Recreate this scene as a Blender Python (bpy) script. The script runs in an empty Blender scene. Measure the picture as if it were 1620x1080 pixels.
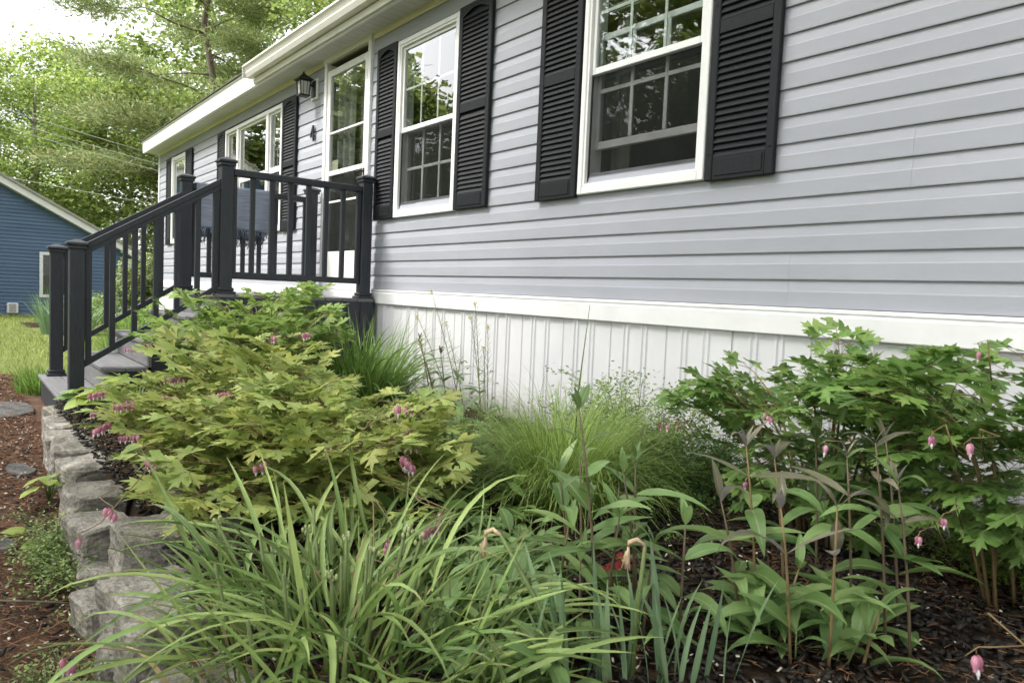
import bpy, bmesh, math, random
import numpy as np
from mathutils import Vector, Matrix, Euler
random.seed(7)
RS = np.random.RandomState(11)
PI = math.pi
R = math.radians
scene = bpy.context.scene
COL = scene.collection

# ------------------------------------------------------------------ camera
# world: house wall is the plane y = 0, +x runs along it towards the near end, z = 0 is the bottom of the siding
YAW, PITCH, ROLL = R(37.4224), R(3.5976), R(2.4878)
f0 = Vector((-math.cos(YAW), math.sin(YAW), 0)); up0 = Vector((0, 0, 1)); r0 = f0.cross(up0)
fw = math.cos(PITCH)*f0 - math.sin(PITCH)*up0
u1 = math.cos(PITCH)*up0 + math.sin(PITCH)*f0
rt = math.cos(ROLL)*r0 + math.sin(ROLL)*u1
u2 = math.cos(ROLL)*u1 - math.sin(ROLL)*r0
cam = bpy.data.cameras.new('camera'); cam_o = bpy.data.objects.new('camera', cam); COL.objects.link(cam_o)
cam_o.matrix_world = Matrix(((rt.x, u2.x, -fw.x, 0), (rt.y, u2.y, -fw.y, -2.8306), (rt.z, u2.z, -fw.z, -0.0013), (0, 0, 0, 1)))
cam.sensor_width = 36; cam.lens = 36*1167.12/1620; cam.clip_start = 0.05; cam.clip_end = 600
cam.dof.use_dof = True; cam.dof.focus_distance = 3.4; cam.dof.aperture_fstop = 9.0
scene.camera = cam_o

# ------------------------------------------------------------------ light: bright hazy overcast, soft sun from the front left
SUN_AZ = (-0.42, -0.90); SUN_EL = R(52)
w = bpy.data.worlds.new('World'); scene.world = w; w.use_nodes = True
nt = w.node_tree; nt.nodes.clear()
sky = nt.nodes.new('ShaderNodeTexSky'); sky.sky_type = 'NISHITA'; sky.sun_disc = False
sky.sun_elevation = SUN_EL; sky.sun_rotation = math.atan2(SUN_AZ[0], SUN_AZ[1]); sky.dust_density = 3.0
hs = nt.nodes.new('ShaderNodeHueSaturation'); hs.inputs['Saturation'].default_value = 0.12
bg = nt.nodes.new('ShaderNodeBackground'); bg.inputs['Strength'].default_value = 0.15
wo = nt.nodes.new('ShaderNodeOutputWorld')
nt.links.new(sky.outputs[0], hs.inputs['Color']); nt.links.new(hs.outputs[0], bg.inputs['Color']); nt.links.new(bg.outputs[0], wo.inputs[0])
sl = bpy.data.lights.new('sun', 'SUN'); sl.energy = 1.6; sl.angle = R(14); sl.color = (1, 0.95, 0.86)
so = bpy.data.objects.new('sun', sl); COL.objects.link(so)
sd = Vector((SUN_AZ[0]*math.cos(SUN_EL), SUN_AZ[1]*math.cos(SUN_EL), math.sin(SUN_EL)))
so.rotation_euler = sd.to_track_quat('Z', 'Y').to_euler()
scene.view_settings.view_transform = 'Standard'; scene.view_settings.look = 'None'
scene.view_settings.gamma = 1; scene.view_settings.use_curve_mapping = False
scene.view_settings.exposure = 1.70
scene.cycles.max_bounces = 7; scene.cycles.transparent_max_bounces = 12
scene.cycles.diffuse_bounces = 3; scene.cycles.glossy_bounces = 3; scene.cycles.transmission_bounces = 4
scene.cycles.caustics_reflective = False; scene.cycles.caustics_refractive = False

# ------------------------------------------------------------------ materials
def nodes(name):
    m = bpy.data.materials.new(name); m.use_nodes = True
    n = m.node_tree.nodes; n.clear()
    return m, n, m.node_tree.links

def mat(name, col, rough=0.6, var=0.12, scale=6.0, bump=0.0, bscale=60.0, spec=0.4, col2=None, stretch=(1, 1, 1), isl=0.0, metal=0.0, splash_shade=None):
    """plain surface: base colour broken up by two noises, fine bump, a little difference from piece to piece"""
    m, n, l = nodes(name)
    out = n.new('ShaderNodeOutputMaterial'); b = n.new('ShaderNodeBsdfPrincipled')
    b.inputs['Roughness'].default_value = rough; b.inputs['Specular IOR Level'].default_value = spec; b.inputs['Metallic'].default_value = metal
    tc = n.new('ShaderNodeTexCoord'); mp = n.new('ShaderNodeMapping'); mp.inputs['Scale'].default_value = stretch
    l.new(tc.outputs['Object'], mp.inputs['Vector'])
    ns = n.new('ShaderNodeTexNoise'); ns.inputs['Scale'].default_value = scale; ns.inputs['Detail'].default_value = 6; ns.inputs['Roughness'].default_value = 0.62
    l.new(mp.outputs[0], ns.inputs['Vector'])
    cr = n.new('ShaderNodeValToRGB')
    c2 = col2 or tuple(min(1, c*(1+var)) for c in col)
    c1 = tuple(c*(1-var) for c in col) if not col2 else col
    cr.color_ramp.elements[0].color = (*c1, 1); cr.color_ramp.elements[1].color = (*c2, 1)
    cr.color_ramp.elements[0].position = 0.32; cr.color_ramp.elements[1].position = 0.68
    l.new(ns.outputs['Fac'], cr.inputs['Fac'])
    last = cr.outputs['Color']
    if isl > 0:
        g = n.new('ShaderNodeNewGeometry'); oi = n.new('ShaderNodeObjectInfo')
        ad = n.new('ShaderNodeMath'); ad.operation = 'ADD'; l.new(g.outputs['Random Per Island'], ad.inputs[0]); l.new(oi.outputs['Random'], ad.inputs[1])
        fr = n.new('ShaderNodeMath'); fr.operation = 'FRACT'; l.new(ad.outputs[0], fr.inputs[0])
        mr = n.new('ShaderNodeMapRange'); mr.inputs['To Min'].default_value = 1-isl; mr.inputs['To Max'].default_value = 1+isl
        l.new(fr.outputs[0], mr.inputs['Value'])
        hv = n.new('ShaderNodeHueSaturation'); l.new(mr.outputs[0], hv.inputs['Value']); l.new(last, hv.inputs['Color']); last = hv.outputs['Color']
    if splash_shade:   # soil splashed from the bed and painted contact shade: blotches thinning out with height
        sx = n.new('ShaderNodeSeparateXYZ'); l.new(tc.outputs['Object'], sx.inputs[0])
        zr = n.new('ShaderNodeMapRange'); zr.inputs['From Min'].default_value = splash_shade[1]; zr.inputs['From Max'].default_value = splash_shade[0]; l.new(sx.outputs[2], zr.inputs['Value'])
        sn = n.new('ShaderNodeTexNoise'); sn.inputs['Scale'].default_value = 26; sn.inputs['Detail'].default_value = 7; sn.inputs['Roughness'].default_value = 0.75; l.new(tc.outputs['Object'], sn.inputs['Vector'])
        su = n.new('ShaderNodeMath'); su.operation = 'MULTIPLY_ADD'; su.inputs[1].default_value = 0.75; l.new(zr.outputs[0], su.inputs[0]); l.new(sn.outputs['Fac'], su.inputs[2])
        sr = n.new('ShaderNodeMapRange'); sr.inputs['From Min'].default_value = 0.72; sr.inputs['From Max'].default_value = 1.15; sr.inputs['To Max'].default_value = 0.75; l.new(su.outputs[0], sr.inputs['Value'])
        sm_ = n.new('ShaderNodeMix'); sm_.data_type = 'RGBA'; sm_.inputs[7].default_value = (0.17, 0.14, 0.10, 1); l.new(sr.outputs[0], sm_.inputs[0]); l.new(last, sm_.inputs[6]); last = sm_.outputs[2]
    l.new(last, b.inputs['Base Color'])
    if bump > 0:
        n2 = n.new('ShaderNodeTexNoise'); n2.inputs['Scale'].default_value = bscale; n2.inputs['Detail'].default_value = 5
        l.new(mp.outputs[0], n2.inputs['Vector'])
        bp = n.new('ShaderNodeBump'); bp.inputs['Strength'].default_value = bump; bp.inputs['Distance'].default_value = 0.01
        l.new(n2.outputs['Fac'], bp.inputs['Height']); l.new(bp.outputs[0], b.inputs['Normal'])
    l.new(b.outputs[0], out.inputs[0])
    return m

def leafmat(name, col, col2=None, trans=0.35, rough=0.5, isl=0.3, hue=0.03, vein=0.0, back=None, tip=0.0):
    """leaf: diffuse + gloss + light through the blade; each leaf a little different; midrib from the UV map"""
    m, n, l = nodes(name)
    out = n.new('ShaderNodeOutputMaterial'); b = n.new('ShaderNodeBsdfPrincipled'); t = n.new('ShaderNodeBsdfTranslucent'); mx = n.new('ShaderNodeMixShader')
    b.inputs['Roughness'].default_value = rough; b.inputs['Specular IOR Level'].default_value = 0.35
    g = n.new('ShaderNodeNewGeometry'); oi = n.new('ShaderNodeObjectInfo')
    ad = n.new('ShaderNodeMath'); ad.operation = 'ADD'; l.new(g.outputs['Random Per Island'], ad.inputs[0]); l.new(oi.outputs['Random'], ad.inputs[1])
    fr = n.new('ShaderNodeMath'); fr.operation = 'FRACT'; l.new(ad.outputs[0], fr.inputs[0])
    tc = n.new('ShaderNodeTexCoord'); ns = n.new('ShaderNodeTexNoise'); ns.inputs['Scale'].default_value = 9; ns.inputs['Detail'].default_value = 4
    l.new(g.outputs['Position'], ns.inputs['Vector'])
    mixc = n.new('ShaderNodeMix'); mixc.data_type = 'RGBA'
    mixc.inputs[6].default_value = (*col, 1); mixc.inputs[7].default_value = (*(col2 or tuple(c*1.4 for c in col)), 1)
    a2 = n.new('ShaderNodeMath'); a2.operation = 'MULTIPLY_ADD'; l.new(ns.outputs['Fac'], a2.inputs[0]); a2.inputs[1].default_value = 1.2; a2.inputs[2].default_value = -0.45
    a3 = n.new('ShaderNodeMath'); a3.operation = 'MULTIPLY_ADD'; a3.use_clamp = True; l.new(fr.outputs[0], a3.inputs[0]); a3.inputs[1].default_value = 0.7; l.new(a2.outputs[0], a3.inputs[2])
    l.new(a3.outputs[0], mixc.inputs[0])
    hv = n.new('ShaderNodeHueSaturation'); l.new(mixc.outputs[2], hv.inputs['Color'])
    mr = n.new('ShaderNodeMapRange'); mr.inputs['To Min'].default_value = 1-isl; mr.inputs['To Max'].default_value = 1+isl; l.new(fr.outputs[0], mr.inputs['Value']); l.new(mr.outputs[0], hv.inputs['Value'])
    m2 = n.new('ShaderNodeMath'); m2.operation = 'MULTIPLY'; m2.inputs[1].default_value = 7.31; l.new(fr.outputs[0], m2.inputs[0])
    f2 = n.new('ShaderNodeMath'); f2.operation = 'FRACT'; l.new(m2.outputs[0], f2.inputs[0])
    mh = n.new('ShaderNodeMapRange'); mh.inputs['To Min'].default_value = 0.5-hue; mh.inputs['To Max'].default_value = 0.5+hue; l.new(f2.outputs[0], mh.inputs['Value']); l.new(mh.outputs[0], hv.inputs['Hue'])
    last = hv.outputs['Color']
    if vein > 0:
        uv = n.new('ShaderNodeUVMap'); sx = n.new('ShaderNodeSeparateXYZ'); l.new(uv.outputs[0], sx.inputs[0])
        s = n.new('ShaderNodeMath'); s.operation = 'SUBTRACT'; s.inputs[1].default_value = 0.5; l.new(sx.outputs[0], s.inputs[0])
        ab = n.new('ShaderNodeMath'); ab.operation = 'ABSOLUTE'; l.new(s.outputs[0], ab.inputs[0])
        vr = n.new('ShaderNodeMapRange'); vr.inputs['From Min'].default_value = 0.02; vr.inputs['From Max'].default_value = 0.09; vr.inputs['To Min'].default_value = vein; vr.inputs['To Max'].default_value = 0
        l.new(ab.outputs[0], vr.inputs['Value'])
        sv = n.new('ShaderNodeMath'); sv.operation = 'MULTIPLY_ADD'; sv.inputs[1].default_value = -1.1; l.new(ab.outputs[0], sv.inputs[0]); l.new(sx.outputs[1], sv.inputs[2])
        s2 = n.new('ShaderNodeMath'); s2.operation = 'MULTIPLY'; s2.inputs[1].default_value = 46; l.new(sv.outputs[0], s2.inputs[0]); s3 = n.new('ShaderNodeMath'); s3.operation = 'SINE'; l.new(s2.outputs[0], s3.inputs[0])
        s4 = n.new('ShaderNodeMapRange'); s4.inputs['From Min'].default_value = 0.3; s4.inputs['From Max'].default_value = 1.0; s4.inputs['To Min'].default_value = 1.0; s4.inputs['To Max'].default_value = 0.84; l.new(s3.outputs[0], s4.inputs['Value'])
        hv2 = n.new('ShaderNodeHueSaturation'); l.new(s4.outputs[0], hv2.inputs['Value']); l.new(last, hv2.inputs['Color']); last = hv2.outputs['Color']
        mv = n.new('ShaderNodeMix'); mv.data_type = 'RGBA'; mv.inputs[7].default_value = (0.42, 0.5, 0.26, 1)
        l.new(vr.outputs[0], mv.inputs[0]); l.new(last, mv.inputs[6]); last = mv.outputs[2]
    if tip > 0:   # dry brown tips on some blades
        tr_ = n.new('ShaderNodeMapRange'); tr_.inputs['From Min'].default_value = 0.80; tr_.inputs['From Max'].default_value = 0.97; l.new(sx.outputs[1], tr_.inputs['Value'])
        th = n.new('ShaderNodeMapRange'); th.inputs['From Min'].default_value = 0.45; th.inputs['From Max'].default_value = 0.6; th.inputs['To Max'].default_value = tip; l.new(f2.outputs[0], th.inputs['Value'])
        tm = n.new('ShaderNodeMath'); tm.operation = 'MULTIPLY'; l.new(tr_.outputs[0], tm.inputs[0]); l.new(th.outputs[0], tm.inputs[1])
        mt = n.new('ShaderNodeMix'); mt.data_type = 'RGBA'; mt.inputs[7].default_value = (0.33, 0.22, 0.10, 1); l.new(tm.outputs[0], mt.inputs[0]); l.new(last, mt.inputs[6]); last = mt.outputs[2]
    if back:
        mb = n.new('ShaderNodeMix'); mb.data_type = 'RGBA'; mb.inputs[7].default_value = (*back, 1)
        l.new(g.outputs['Backfacing'], mb.inputs[0]); l.new(last, mb.inputs[6]); last = mb.outputs[2]
    l.new(last, b.inputs['Base Color']); l.new(last, t.inputs['Color'])
    bp = n.new('ShaderNodeBump'); bp.inputs['Strength'].default_value = 0.25; bp.inputs['Distance'].default_value = 0.004
    n3 = n.new('ShaderNodeTexNoise'); n3.inputs['Scale'].default_value = 70; l.new(tc.outputs['Object'], n3.inputs['Vector']); l.new(n3.outputs['Fac'], bp.inputs['Height']); l.new(bp.outputs[0], b.inputs['Normal'])
    mx.inputs[0].default_value = trans
    l.new(b.outputs[0], mx.inputs[1]); l.new(t.outputs[0], mx.inputs[2]); l.new(mx.outputs[0], out.inputs[0])
    return m

def glassmat(name, boost=2.6, tint=(0.9, 0.93, 0.92)):
    m, n, l = nodes(name)
    out = n.new('ShaderNodeOutputMaterial'); tr = n.new('ShaderNodeBsdfTransparent'); gl = n.new('ShaderNodeBsdfGlossy'); mx = n.new('ShaderNodeMixShader')
    tr.inputs[0].default_value = (*tint, 1); gl.inputs['Roughness'].default_value = 0.0
    fr = n.new('ShaderNodeFresnel'); fr.inputs[0].default_value = 1.5
    g = n.new('ShaderNodeNewGeometry'); iv = n.new('ShaderNodeMath'); iv.operation = 'SUBTRACT'; iv.inputs[0].default_value = 1; l.new(g.outputs['Backfacing'], iv.inputs[1])
    mu = n.new('ShaderNodeMath'); mu.operation = 'MULTIPLY'; mu.inputs[1].default_value = boost; l.new(fr.outputs[0], mu.inputs[0])
    m2 = n.new('ShaderNodeMath'); m2.operation = 'MULTIPLY'; m2.use_clamp = True; l.new(mu.outputs[0], m2.inputs[0]); l.new(iv.outputs[0], m2.inputs[1])
    tc = n.new('ShaderNodeTexCoord'); ns = n.new('ShaderNodeTexNoise'); ns.inputs['Scale'].default_value = 2.2; l.new(tc.outputs['Object'], ns.inputs['Vector'])
    bp = n.new('ShaderNodeBump'); bp.inputs['Strength'].default_value = 0.035; bp.inputs['Distance'].default_value = 0.05; l.new(ns.outputs['Fac'], bp.inputs['Height']); l.new(bp.outputs[0], gl.inputs['Normal'])
    l.new(m2.outputs[0], mx.inputs[0]); l.new(tr.outputs[0], mx.inputs[1]); l.new(gl.outputs[0], mx.inputs[2]); l.new(mx.outputs[0], out.inputs[0])
    return m

def screenmat(name, cover=0.32, col=(0.03, 0.032, 0.03)):
    """insect screen: a fine dark mesh seen as a grey veil"""
    m, n, l = nodes(name)
    out = n.new('ShaderNodeOutputMaterial'); tr = n.new('ShaderNodeBsdfTransparent'); d = n.new('ShaderNodeBsdfDiffuse'); mx = n.new('ShaderNodeMixShader')
    d.inputs[0].default_value = (*col, 1)
    tc = n.new('ShaderNodeTexCoord'); ns = n.new('ShaderNodeTexNoise'); ns.inputs['Scale'].default_value = 5; ns.inputs['Detail'].default_value = 6; l.new(tc.outputs['Object'], ns.inputs['Vector'])
    mr = n.new('ShaderNodeMapRange'); mr.inputs['To Min'].default_value = cover-0.12; mr.inputs['To Max'].default_value = cover+0.12; l.new(ns.outputs['Fac'], mr.inputs['Value'])
    l.new(mr.outputs[0], mx.inputs[0]); l.new(tr.outputs[0], mx.inputs[1]); l.new(d.outputs[0], mx.inputs[2]); l.new(mx.outputs[0], out.inputs[0])
    return m

def stonemat(name):
    m, n, l = nodes(name)
    out = n.new('ShaderNodeOutputMaterial'); b = n.new('ShaderNodeBsdfPrincipled'); b.inputs['Roughness'].default_value = 0.9; b.inputs['Specular IOR Level'].default_value = 0.2
    tc = n.new('ShaderNodeTexCoord'); oi = n.new('ShaderNodeObjectInfo')
    vm = n.new('ShaderNodeVectorMath'); vm.operation = 'ADD'; l.new(tc.outputs['Object'], vm.inputs[0])
    cx = n.new('ShaderNodeCombineXYZ'); l.new(oi.outputs['Random'], cx.inputs[0]); l.new(oi.outputs['Random'], cx.inputs[2]); l.new(cx.outputs[0], vm.inputs[1])
    a = n.new('ShaderNodeTexNoise'); a.inputs['Scale'].default_value = 7; a.inputs['Detail'].default_value = 8; a.inputs['Roughness'].default_value = 0.7; l.new(vm.outputs[0], a.inputs['Vector'])
    cr = n.new('ShaderNodeValToRGB'); e = cr.color_ramp.elements
    e[0].position = 0.3; e[0].color = (0.13, 0.122, 0.108, 1); e[1].position = 0.7; e[1].color = (0.46, 0.43, 0.38, 1)
    k = e.new(0.5); k.color = (0.29, 0.268, 0.235, 1)
    l.new(a.outputs['Fac'], cr.inputs['Fac'])
    # moss and rust blotches
    c = n.new('ShaderNodeTexNoise'); c.inputs['Scale'].default_value = 4; c.inputs['Detail'].default_value = 5; l.new(vm.outputs[0], c.inputs['Vector'])
    cr2 = n.new('ShaderNodeValToRGB'); cr2.color_ramp.elements[0].position = 0.58; cr2.color_ramp.elements[0].color = (0, 0, 0, 1); cr2.color_ramp.elements[1].position = 0.72; cr2.color_ramp.elements[1].color = (0.55, 0.55, 0.55, 1)
    l.new(c.outputs['Fac'], cr2.inputs['Fac'])
    mi = n.new('ShaderNodeMix'); mi.data_type = 'RGBA'; mi.inputs[7].default_value = (0.13, 0.125, 0.06, 1); l.new(cr2.outputs[0], mi.inputs[0]); l.new(cr.outputs[0], mi.inputs[6])
    # grain: stretched layers and speckle
    mp = n.new('ShaderNodeMapping'); mp.inputs['Scale'].default_value = (10, 14, 70); mp.inputs['Rotation'].default_value = (0.3, 0.2, 0); l.new(vm.outputs[0], mp.inputs[0])
    s = n.new('ShaderNodeTexNoise'); s.inputs['Scale'].default_value = 1; s.inputs['Detail'].default_value = 6; l.new(mp.outputs[0], s.inputs['Vector'])
    hv = n.new('ShaderNodeHueSaturation'); mr = n.new('ShaderNodeMapRange'); mr.inputs['From Min'].default_value = 0.32; mr.inputs['From Max'].default_value = 0.68; mr.inputs['To Min'].default_value = 0.45; mr.inputs['To Max'].default_value = 1.35
    gr = n.new('ShaderNodeTexNoise'); gr.inputs['Scale'].default_value = 95; gr.inputs['Detail'].default_value = 3; gr.inputs['Roughness'].default_value = 0.8; l.new(vm.outputs[0], gr.inputs['Vector'])
    gm = n.new('ShaderNodeMath'); gm.operation = 'MULTIPLY_ADD'; gm.inputs[1].default_value = 0.9; l.new(gr.outputs['Fac'], gm.inputs[0]); gq = n.new('ShaderNodeMath'); gq.operation = 'MULTIPLY_ADD'; gq.inputs[1].default_value = 0.6; gq.inputs[2].default_value = -0.25; l.new(s.outputs['Fac'], gq.inputs[0]); l.new(gq.outputs[0], gm.inputs[2]); l.new(gm.outputs[0], mr.inputs['Value']); l.new(mr.outputs[0], hv.inputs['Value']); l.new(mi.outputs[2], hv.inputs['Color'])
    l.new(hv.outputs[0], b.inputs['Base Color'])
    sp = n.new('ShaderNodeTexNoise'); sp.inputs['Scale'].default_value = 30; sp.inputs['Detail'].default_value = 8; sp.inputs['Roughness'].default_value = 0.7; l.new(vm.outputs[0], sp.inputs['Vector'])
    ad = n.new('ShaderNodeMath'); ad.operation = 'ADD'; l.new(s.outputs['Fac'], ad.inputs[0]); l.new(sp.outputs['Fac'], ad.inputs[1])
    bp = n.new('ShaderNodeBump'); bp.inputs['Strength'].default_value = 0.9; bp.inputs['Distance'].default_value = 0.012; l.new(ad.outputs[0], bp.inputs['Height']); l.new(bp.outputs[0], b.inputs['Normal'])
    l.new(b.outputs[0], out.inputs[0])
    return m

M = dict(
    siding=mat('vinyl_siding', (0.345, 0.353, 0.404), 0.5, 0.055, 1.6, 0.06, 220, 0.35, stretch=(0.6, 1, 1.6), isl=0.028),
    white=mat('white_vinyl', (0.79, 0.785, 0.80), 0.45, 0.045, 5, 0.05, 90),
    skirt=mat('skirting_vinyl', (0.66, 0.655, 0.68), 0.5, 0.05, 2.2, 0.04, 80, stretch=(1, 1, 0.35), splash_shade=(-0.84, -0.50)),
    cream=mat('cream_trim', (0.70, 0.645, 0.53), 0.55, 0.06, 5),
    soffit=mat('soffit_vinyl', (0.60, 0.59, 0.585), 0.55, 0.05, 4),
    gutter=mat('gutter_metal', (0.72, 0.70, 0.66), 0.4, 0.05, 3),
    shingle=mat('roof_shingle', (0.08, 0.075, 0.07), 0.95, 0.35, 20, 0.5, 60),
    shutter=mat('black_shutter', (0.010, 0.0112, 0.0150), 0.55, 0.35, 30, 0.35, 120, 0.25, stretch=(6, 6, 0.7)),
    deckpaint=mat('charcoal_paint', (0.024, 0.028, 0.036), 0.42, 0.25, 14, 0.3, 90, 0.45, stretch=(6, 6, 0.8)),
    tread=mat('grey_deck_boards', (0.15, 0.148, 0.157), 0.6, 0.16, 9, 0.3, 80, stretch=(0.7, 8, 8)),
    black=mat('black_metal', (0.012, 0.012, 0.013), 0.45, 0.2, 20, 0.1, 100),
    lampglass=mat('frosted_glass', (0.55, 0.55, 0.52), 0.25, 0.12, 14),
    interior=mat('interior_paint', (0.14, 0.13, 0.115), 0.8, 0.08, 2),
    curtain=mat('curtain_cloth', (0.22, 0.215, 0.20), 0.9, 0.1, 8, 0.2, 300),
    blind=mat('blind_slats', (0.62, 0.62, 0.58), 0.6, 0.05, 4),
    glass=glassmat('window_glass', 3.6), glassdoor=glassmat('door_glass', 3.0), screen=screenmat('insect_screen'),
    doorwhite=mat('door_paint', (0.77, 0.765, 0.775), 0.4, 0.03, 3),
    paper=mat('pale_card', (0.62, 0.56, 0.42), 0.8, 0.1, 12),
    bluesiding=mat('blue_siding', (0.085, 0.14, 0.235), 0.55, 0.12, 1.2, 0.06, 90, stretch=(1, 0.5, 3)),
    concrete=mat('concrete', (0.33, 0.32, 0.30), 0.9, 0.15, 5, 0.4, 40),
    blanket=mat('woven_cotton', (0.30, 0.335, 0.42), 0.95, 0.28, 16, 0.7, 170, 0.1, stretch=(1, 0.35, 9)),
    blanketdark=mat('navy_cotton', (0.06, 0.085, 0.14), 0.95, 0.3, 40, 0.5, 150, 0.1),
    wire=mat('cable', (0.50, 0.52, 0.45), 0.5, 0.05, 3),
    bark=mat('bark', (0.14, 0.115, 0.09), 0.95, 0.45, 5, 0.9, 14, 0.1, stretch=(3, 3, 0.5)),
    greybark=mat('grey_bark', (0.30, 0.28, 0.25), 0.95, 0.3, 5, 0.8, 14, 0.1, stretch=(3, 3, 0.5)),
    stone=stonemat('granite'),
    slate=mat('slab_stone', (0.045, 0.046, 0.048), 0.9, 0.4, 14, 0.9, 60, 0.1, col2=(0.13, 0.125, 0.12)),
    mulch_soil=mat('mulch_soil', (0.012, 0.0095, 0.008), 0.95, 0.5, 22, 1.0, 60, 0.1, col2=(0.055, 0.036, 0.024)),
    chip=mat('black_mulch', (0.026, 0.0215, 0.018), 0.75, 0.35, 30, 0.5, 90, 0.3, isl=0.55),
    needle=mat('dry_needles', (0.15, 0.08, 0.042), 0.8, 0.3, 9, isl=0.5, spec=0.2),
    needle2=mat('path_needles', (0.18, 0.098, 0.06), 0.85, 0.3, 9, isl=0.55, spec=0.15),
    flake=mat('pale_flakes', (0.55, 0.50, 0.42), 0.8, 0.15, 9, isl=0.4, spec=0.2),
    path=mat('path_soil', (0.045, 0.032, 0.025), 0.95, 0.4, 5, 1.0, 70, 0.1, col2=(0.13, 0.075, 0.05)),
    lawn=mat('lawn_soil', (0.10, 0.12, 0.035), 0.95, 0.4, 1.2, 0.8, 50, 0.1, col2=(0.15, 0.18, 0.05)),
    # foliage
    bh_yellow=leafmat('yellow_green_leaf', (0.27, 0.37, 0.075), (0.53, 0.57, 0.19), 0.42, 0.5, 0.30, 0.022, 0.25),
    bh_mid=leafmat('mid_green_leaf', (0.17, 0.29, 0.058), (0.31, 0.42, 0.11), 0.42, 0.5, 0.25, 0.014, 0.22),
    bh_green=leafmat('fresh_green_leaf', (0.115, 0.23, 0.05), (0.26, 0.395, 0.105), 0.42, 0.45, 0.28, 0.014, 0.22),
    strap=leafmat('strap_leaf', (0.115, 0.21, 0.040), (0.35, 0.46, 0.16), 0.36, 0.38, 0.45, 0.018, 0.5, tip=0.8),
    lily=leafmat('daylily_leaf', (0.105, 0.210, 0.042), (0.238, 0.364, 0.084), 0.42, 0.45, 0.28, 0.012, 0.2),
    sedge=leafmat('sedge_leaf', (0.182, 0.294, 0.063), (0.378, 0.490, 0.140), 0.42, 0.5, 0.3, 0.014),
    glaucous=leafmat('blue_green_leaf', (0.176, 0.284, 0.155), (0.297, 0.419, 0.230), 0.42, 0.5, 0.2, 0.01, 0.3),
    lance=leafmat('lance_leaf', (0.12, 0.225, 0.062), (0.26, 0.37, 0.14), 0.36, 0.30, 0.25, 0.012, 0.35),
    purple=leafmat('purple_flushed_leaf', (0.17, 0.165, 0.10), (0.30, 0.27, 0.20), 0.42, 0.38, 0.25, 0.02, 0.25, back=(0.25, 0.225, 0.22)),
    darkpurple=leafmat('dark_purple_leaf', (0.075, 0.045, 0.048), (0.165, 0.105, 0.075), 0.42, 0.4, 0.25, 0.01, 0.1),
    lime=leafmat('lime_leaf', (0.26, 0.36, 0.045), (0.40, 0.48, 0.10), 0.35, 0.45, 0.15, 0.01, 0.2),
    tiny=leafmat('small_leaf', (0.154, 0.245, 0.070), (0.336, 0.434, 0.154), 0.42, 0.5, 0.35, 0.015),
    darktiny=leafmat('dark_small_leaf', (0.069, 0.147, 0.043), (0.167, 0.294, 0.078), 0.42, 0.5, 0.35, 0.015),
    fern=leafmat('feathery_leaf', (0.130, 0.221, 0.036), (0.260, 0.364, 0.065), 0.42, 0.5, 0.25, 0.012),
    grass=leafmat('lawn_grass', (0.20, 0.27, 0.07), (0.38, 0.44, 0.15), 0.4, 0.5, 0.3, 0.02),
    maple=leafmat('maple_leaf', (0.225, 0.335, 0.07), (0.41, 0.50, 0.15), 0.5, 0.5, 0.35, 0.02),
    oak=leafmat('oak_leaf', (0.17, 0.25, 0.06), (0.33, 0.40, 0.12), 0.45, 0.5, 0.4, 0.02),
    pine=leafmat('pine_needle', (0.175, 0.25, 0.09), (0.37, 0.405, 0.18), 0.35, 0.55, 0.35, 0.035),
    stem=mat('green_stem', (0.12, 0.16, 0.05), 0.5, 0.2, 30),
    redstem=mat('red_stem', (0.20, 0.14, 0.065), 0.5, 0.25, 30),
    darkstem=mat('purple_stem', (0.12, 0.09, 0.055), 0.5, 0.25, 30),
    pink=leafmat('pink_petal', (0.56, 0.16, 0.29), (0.74, 0.43, 0.54), 0.35, 0.5, 0.2, 0.015),
    petal=mat('white_petal', (0.80, 0.76, 0.74), 0.5, 0.05, 30),
    crimson=mat('crimson_petal', (0.22, 0.006, 0.012), 0.5, 0.4, 60),
    deadleaf=leafmat('dead_leaf', (0.30, 0.21, 0.11), (0.46, 0.36, 0.20), 0.2, 0.7, 0.3, 0.01),
    tan=mat('withered_petal', (0.52, 0.38, 0.25), 0.8, 0.3, 40, 0.6, 120, isl=0.2),
    yellow=mat('yellow_bud', (0.55, 0.45, 0.10), 0.6, 0.25, 40, isl=0.2),
    bud=mat('green_bud', (0.34, 0.38, 0.18), 0.6, 0.2, 40, isl=0.15),
    orange=mat('orange_petal', (0.62, 0.22, 0.05), 0.6, 0.2, 40),
)

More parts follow.
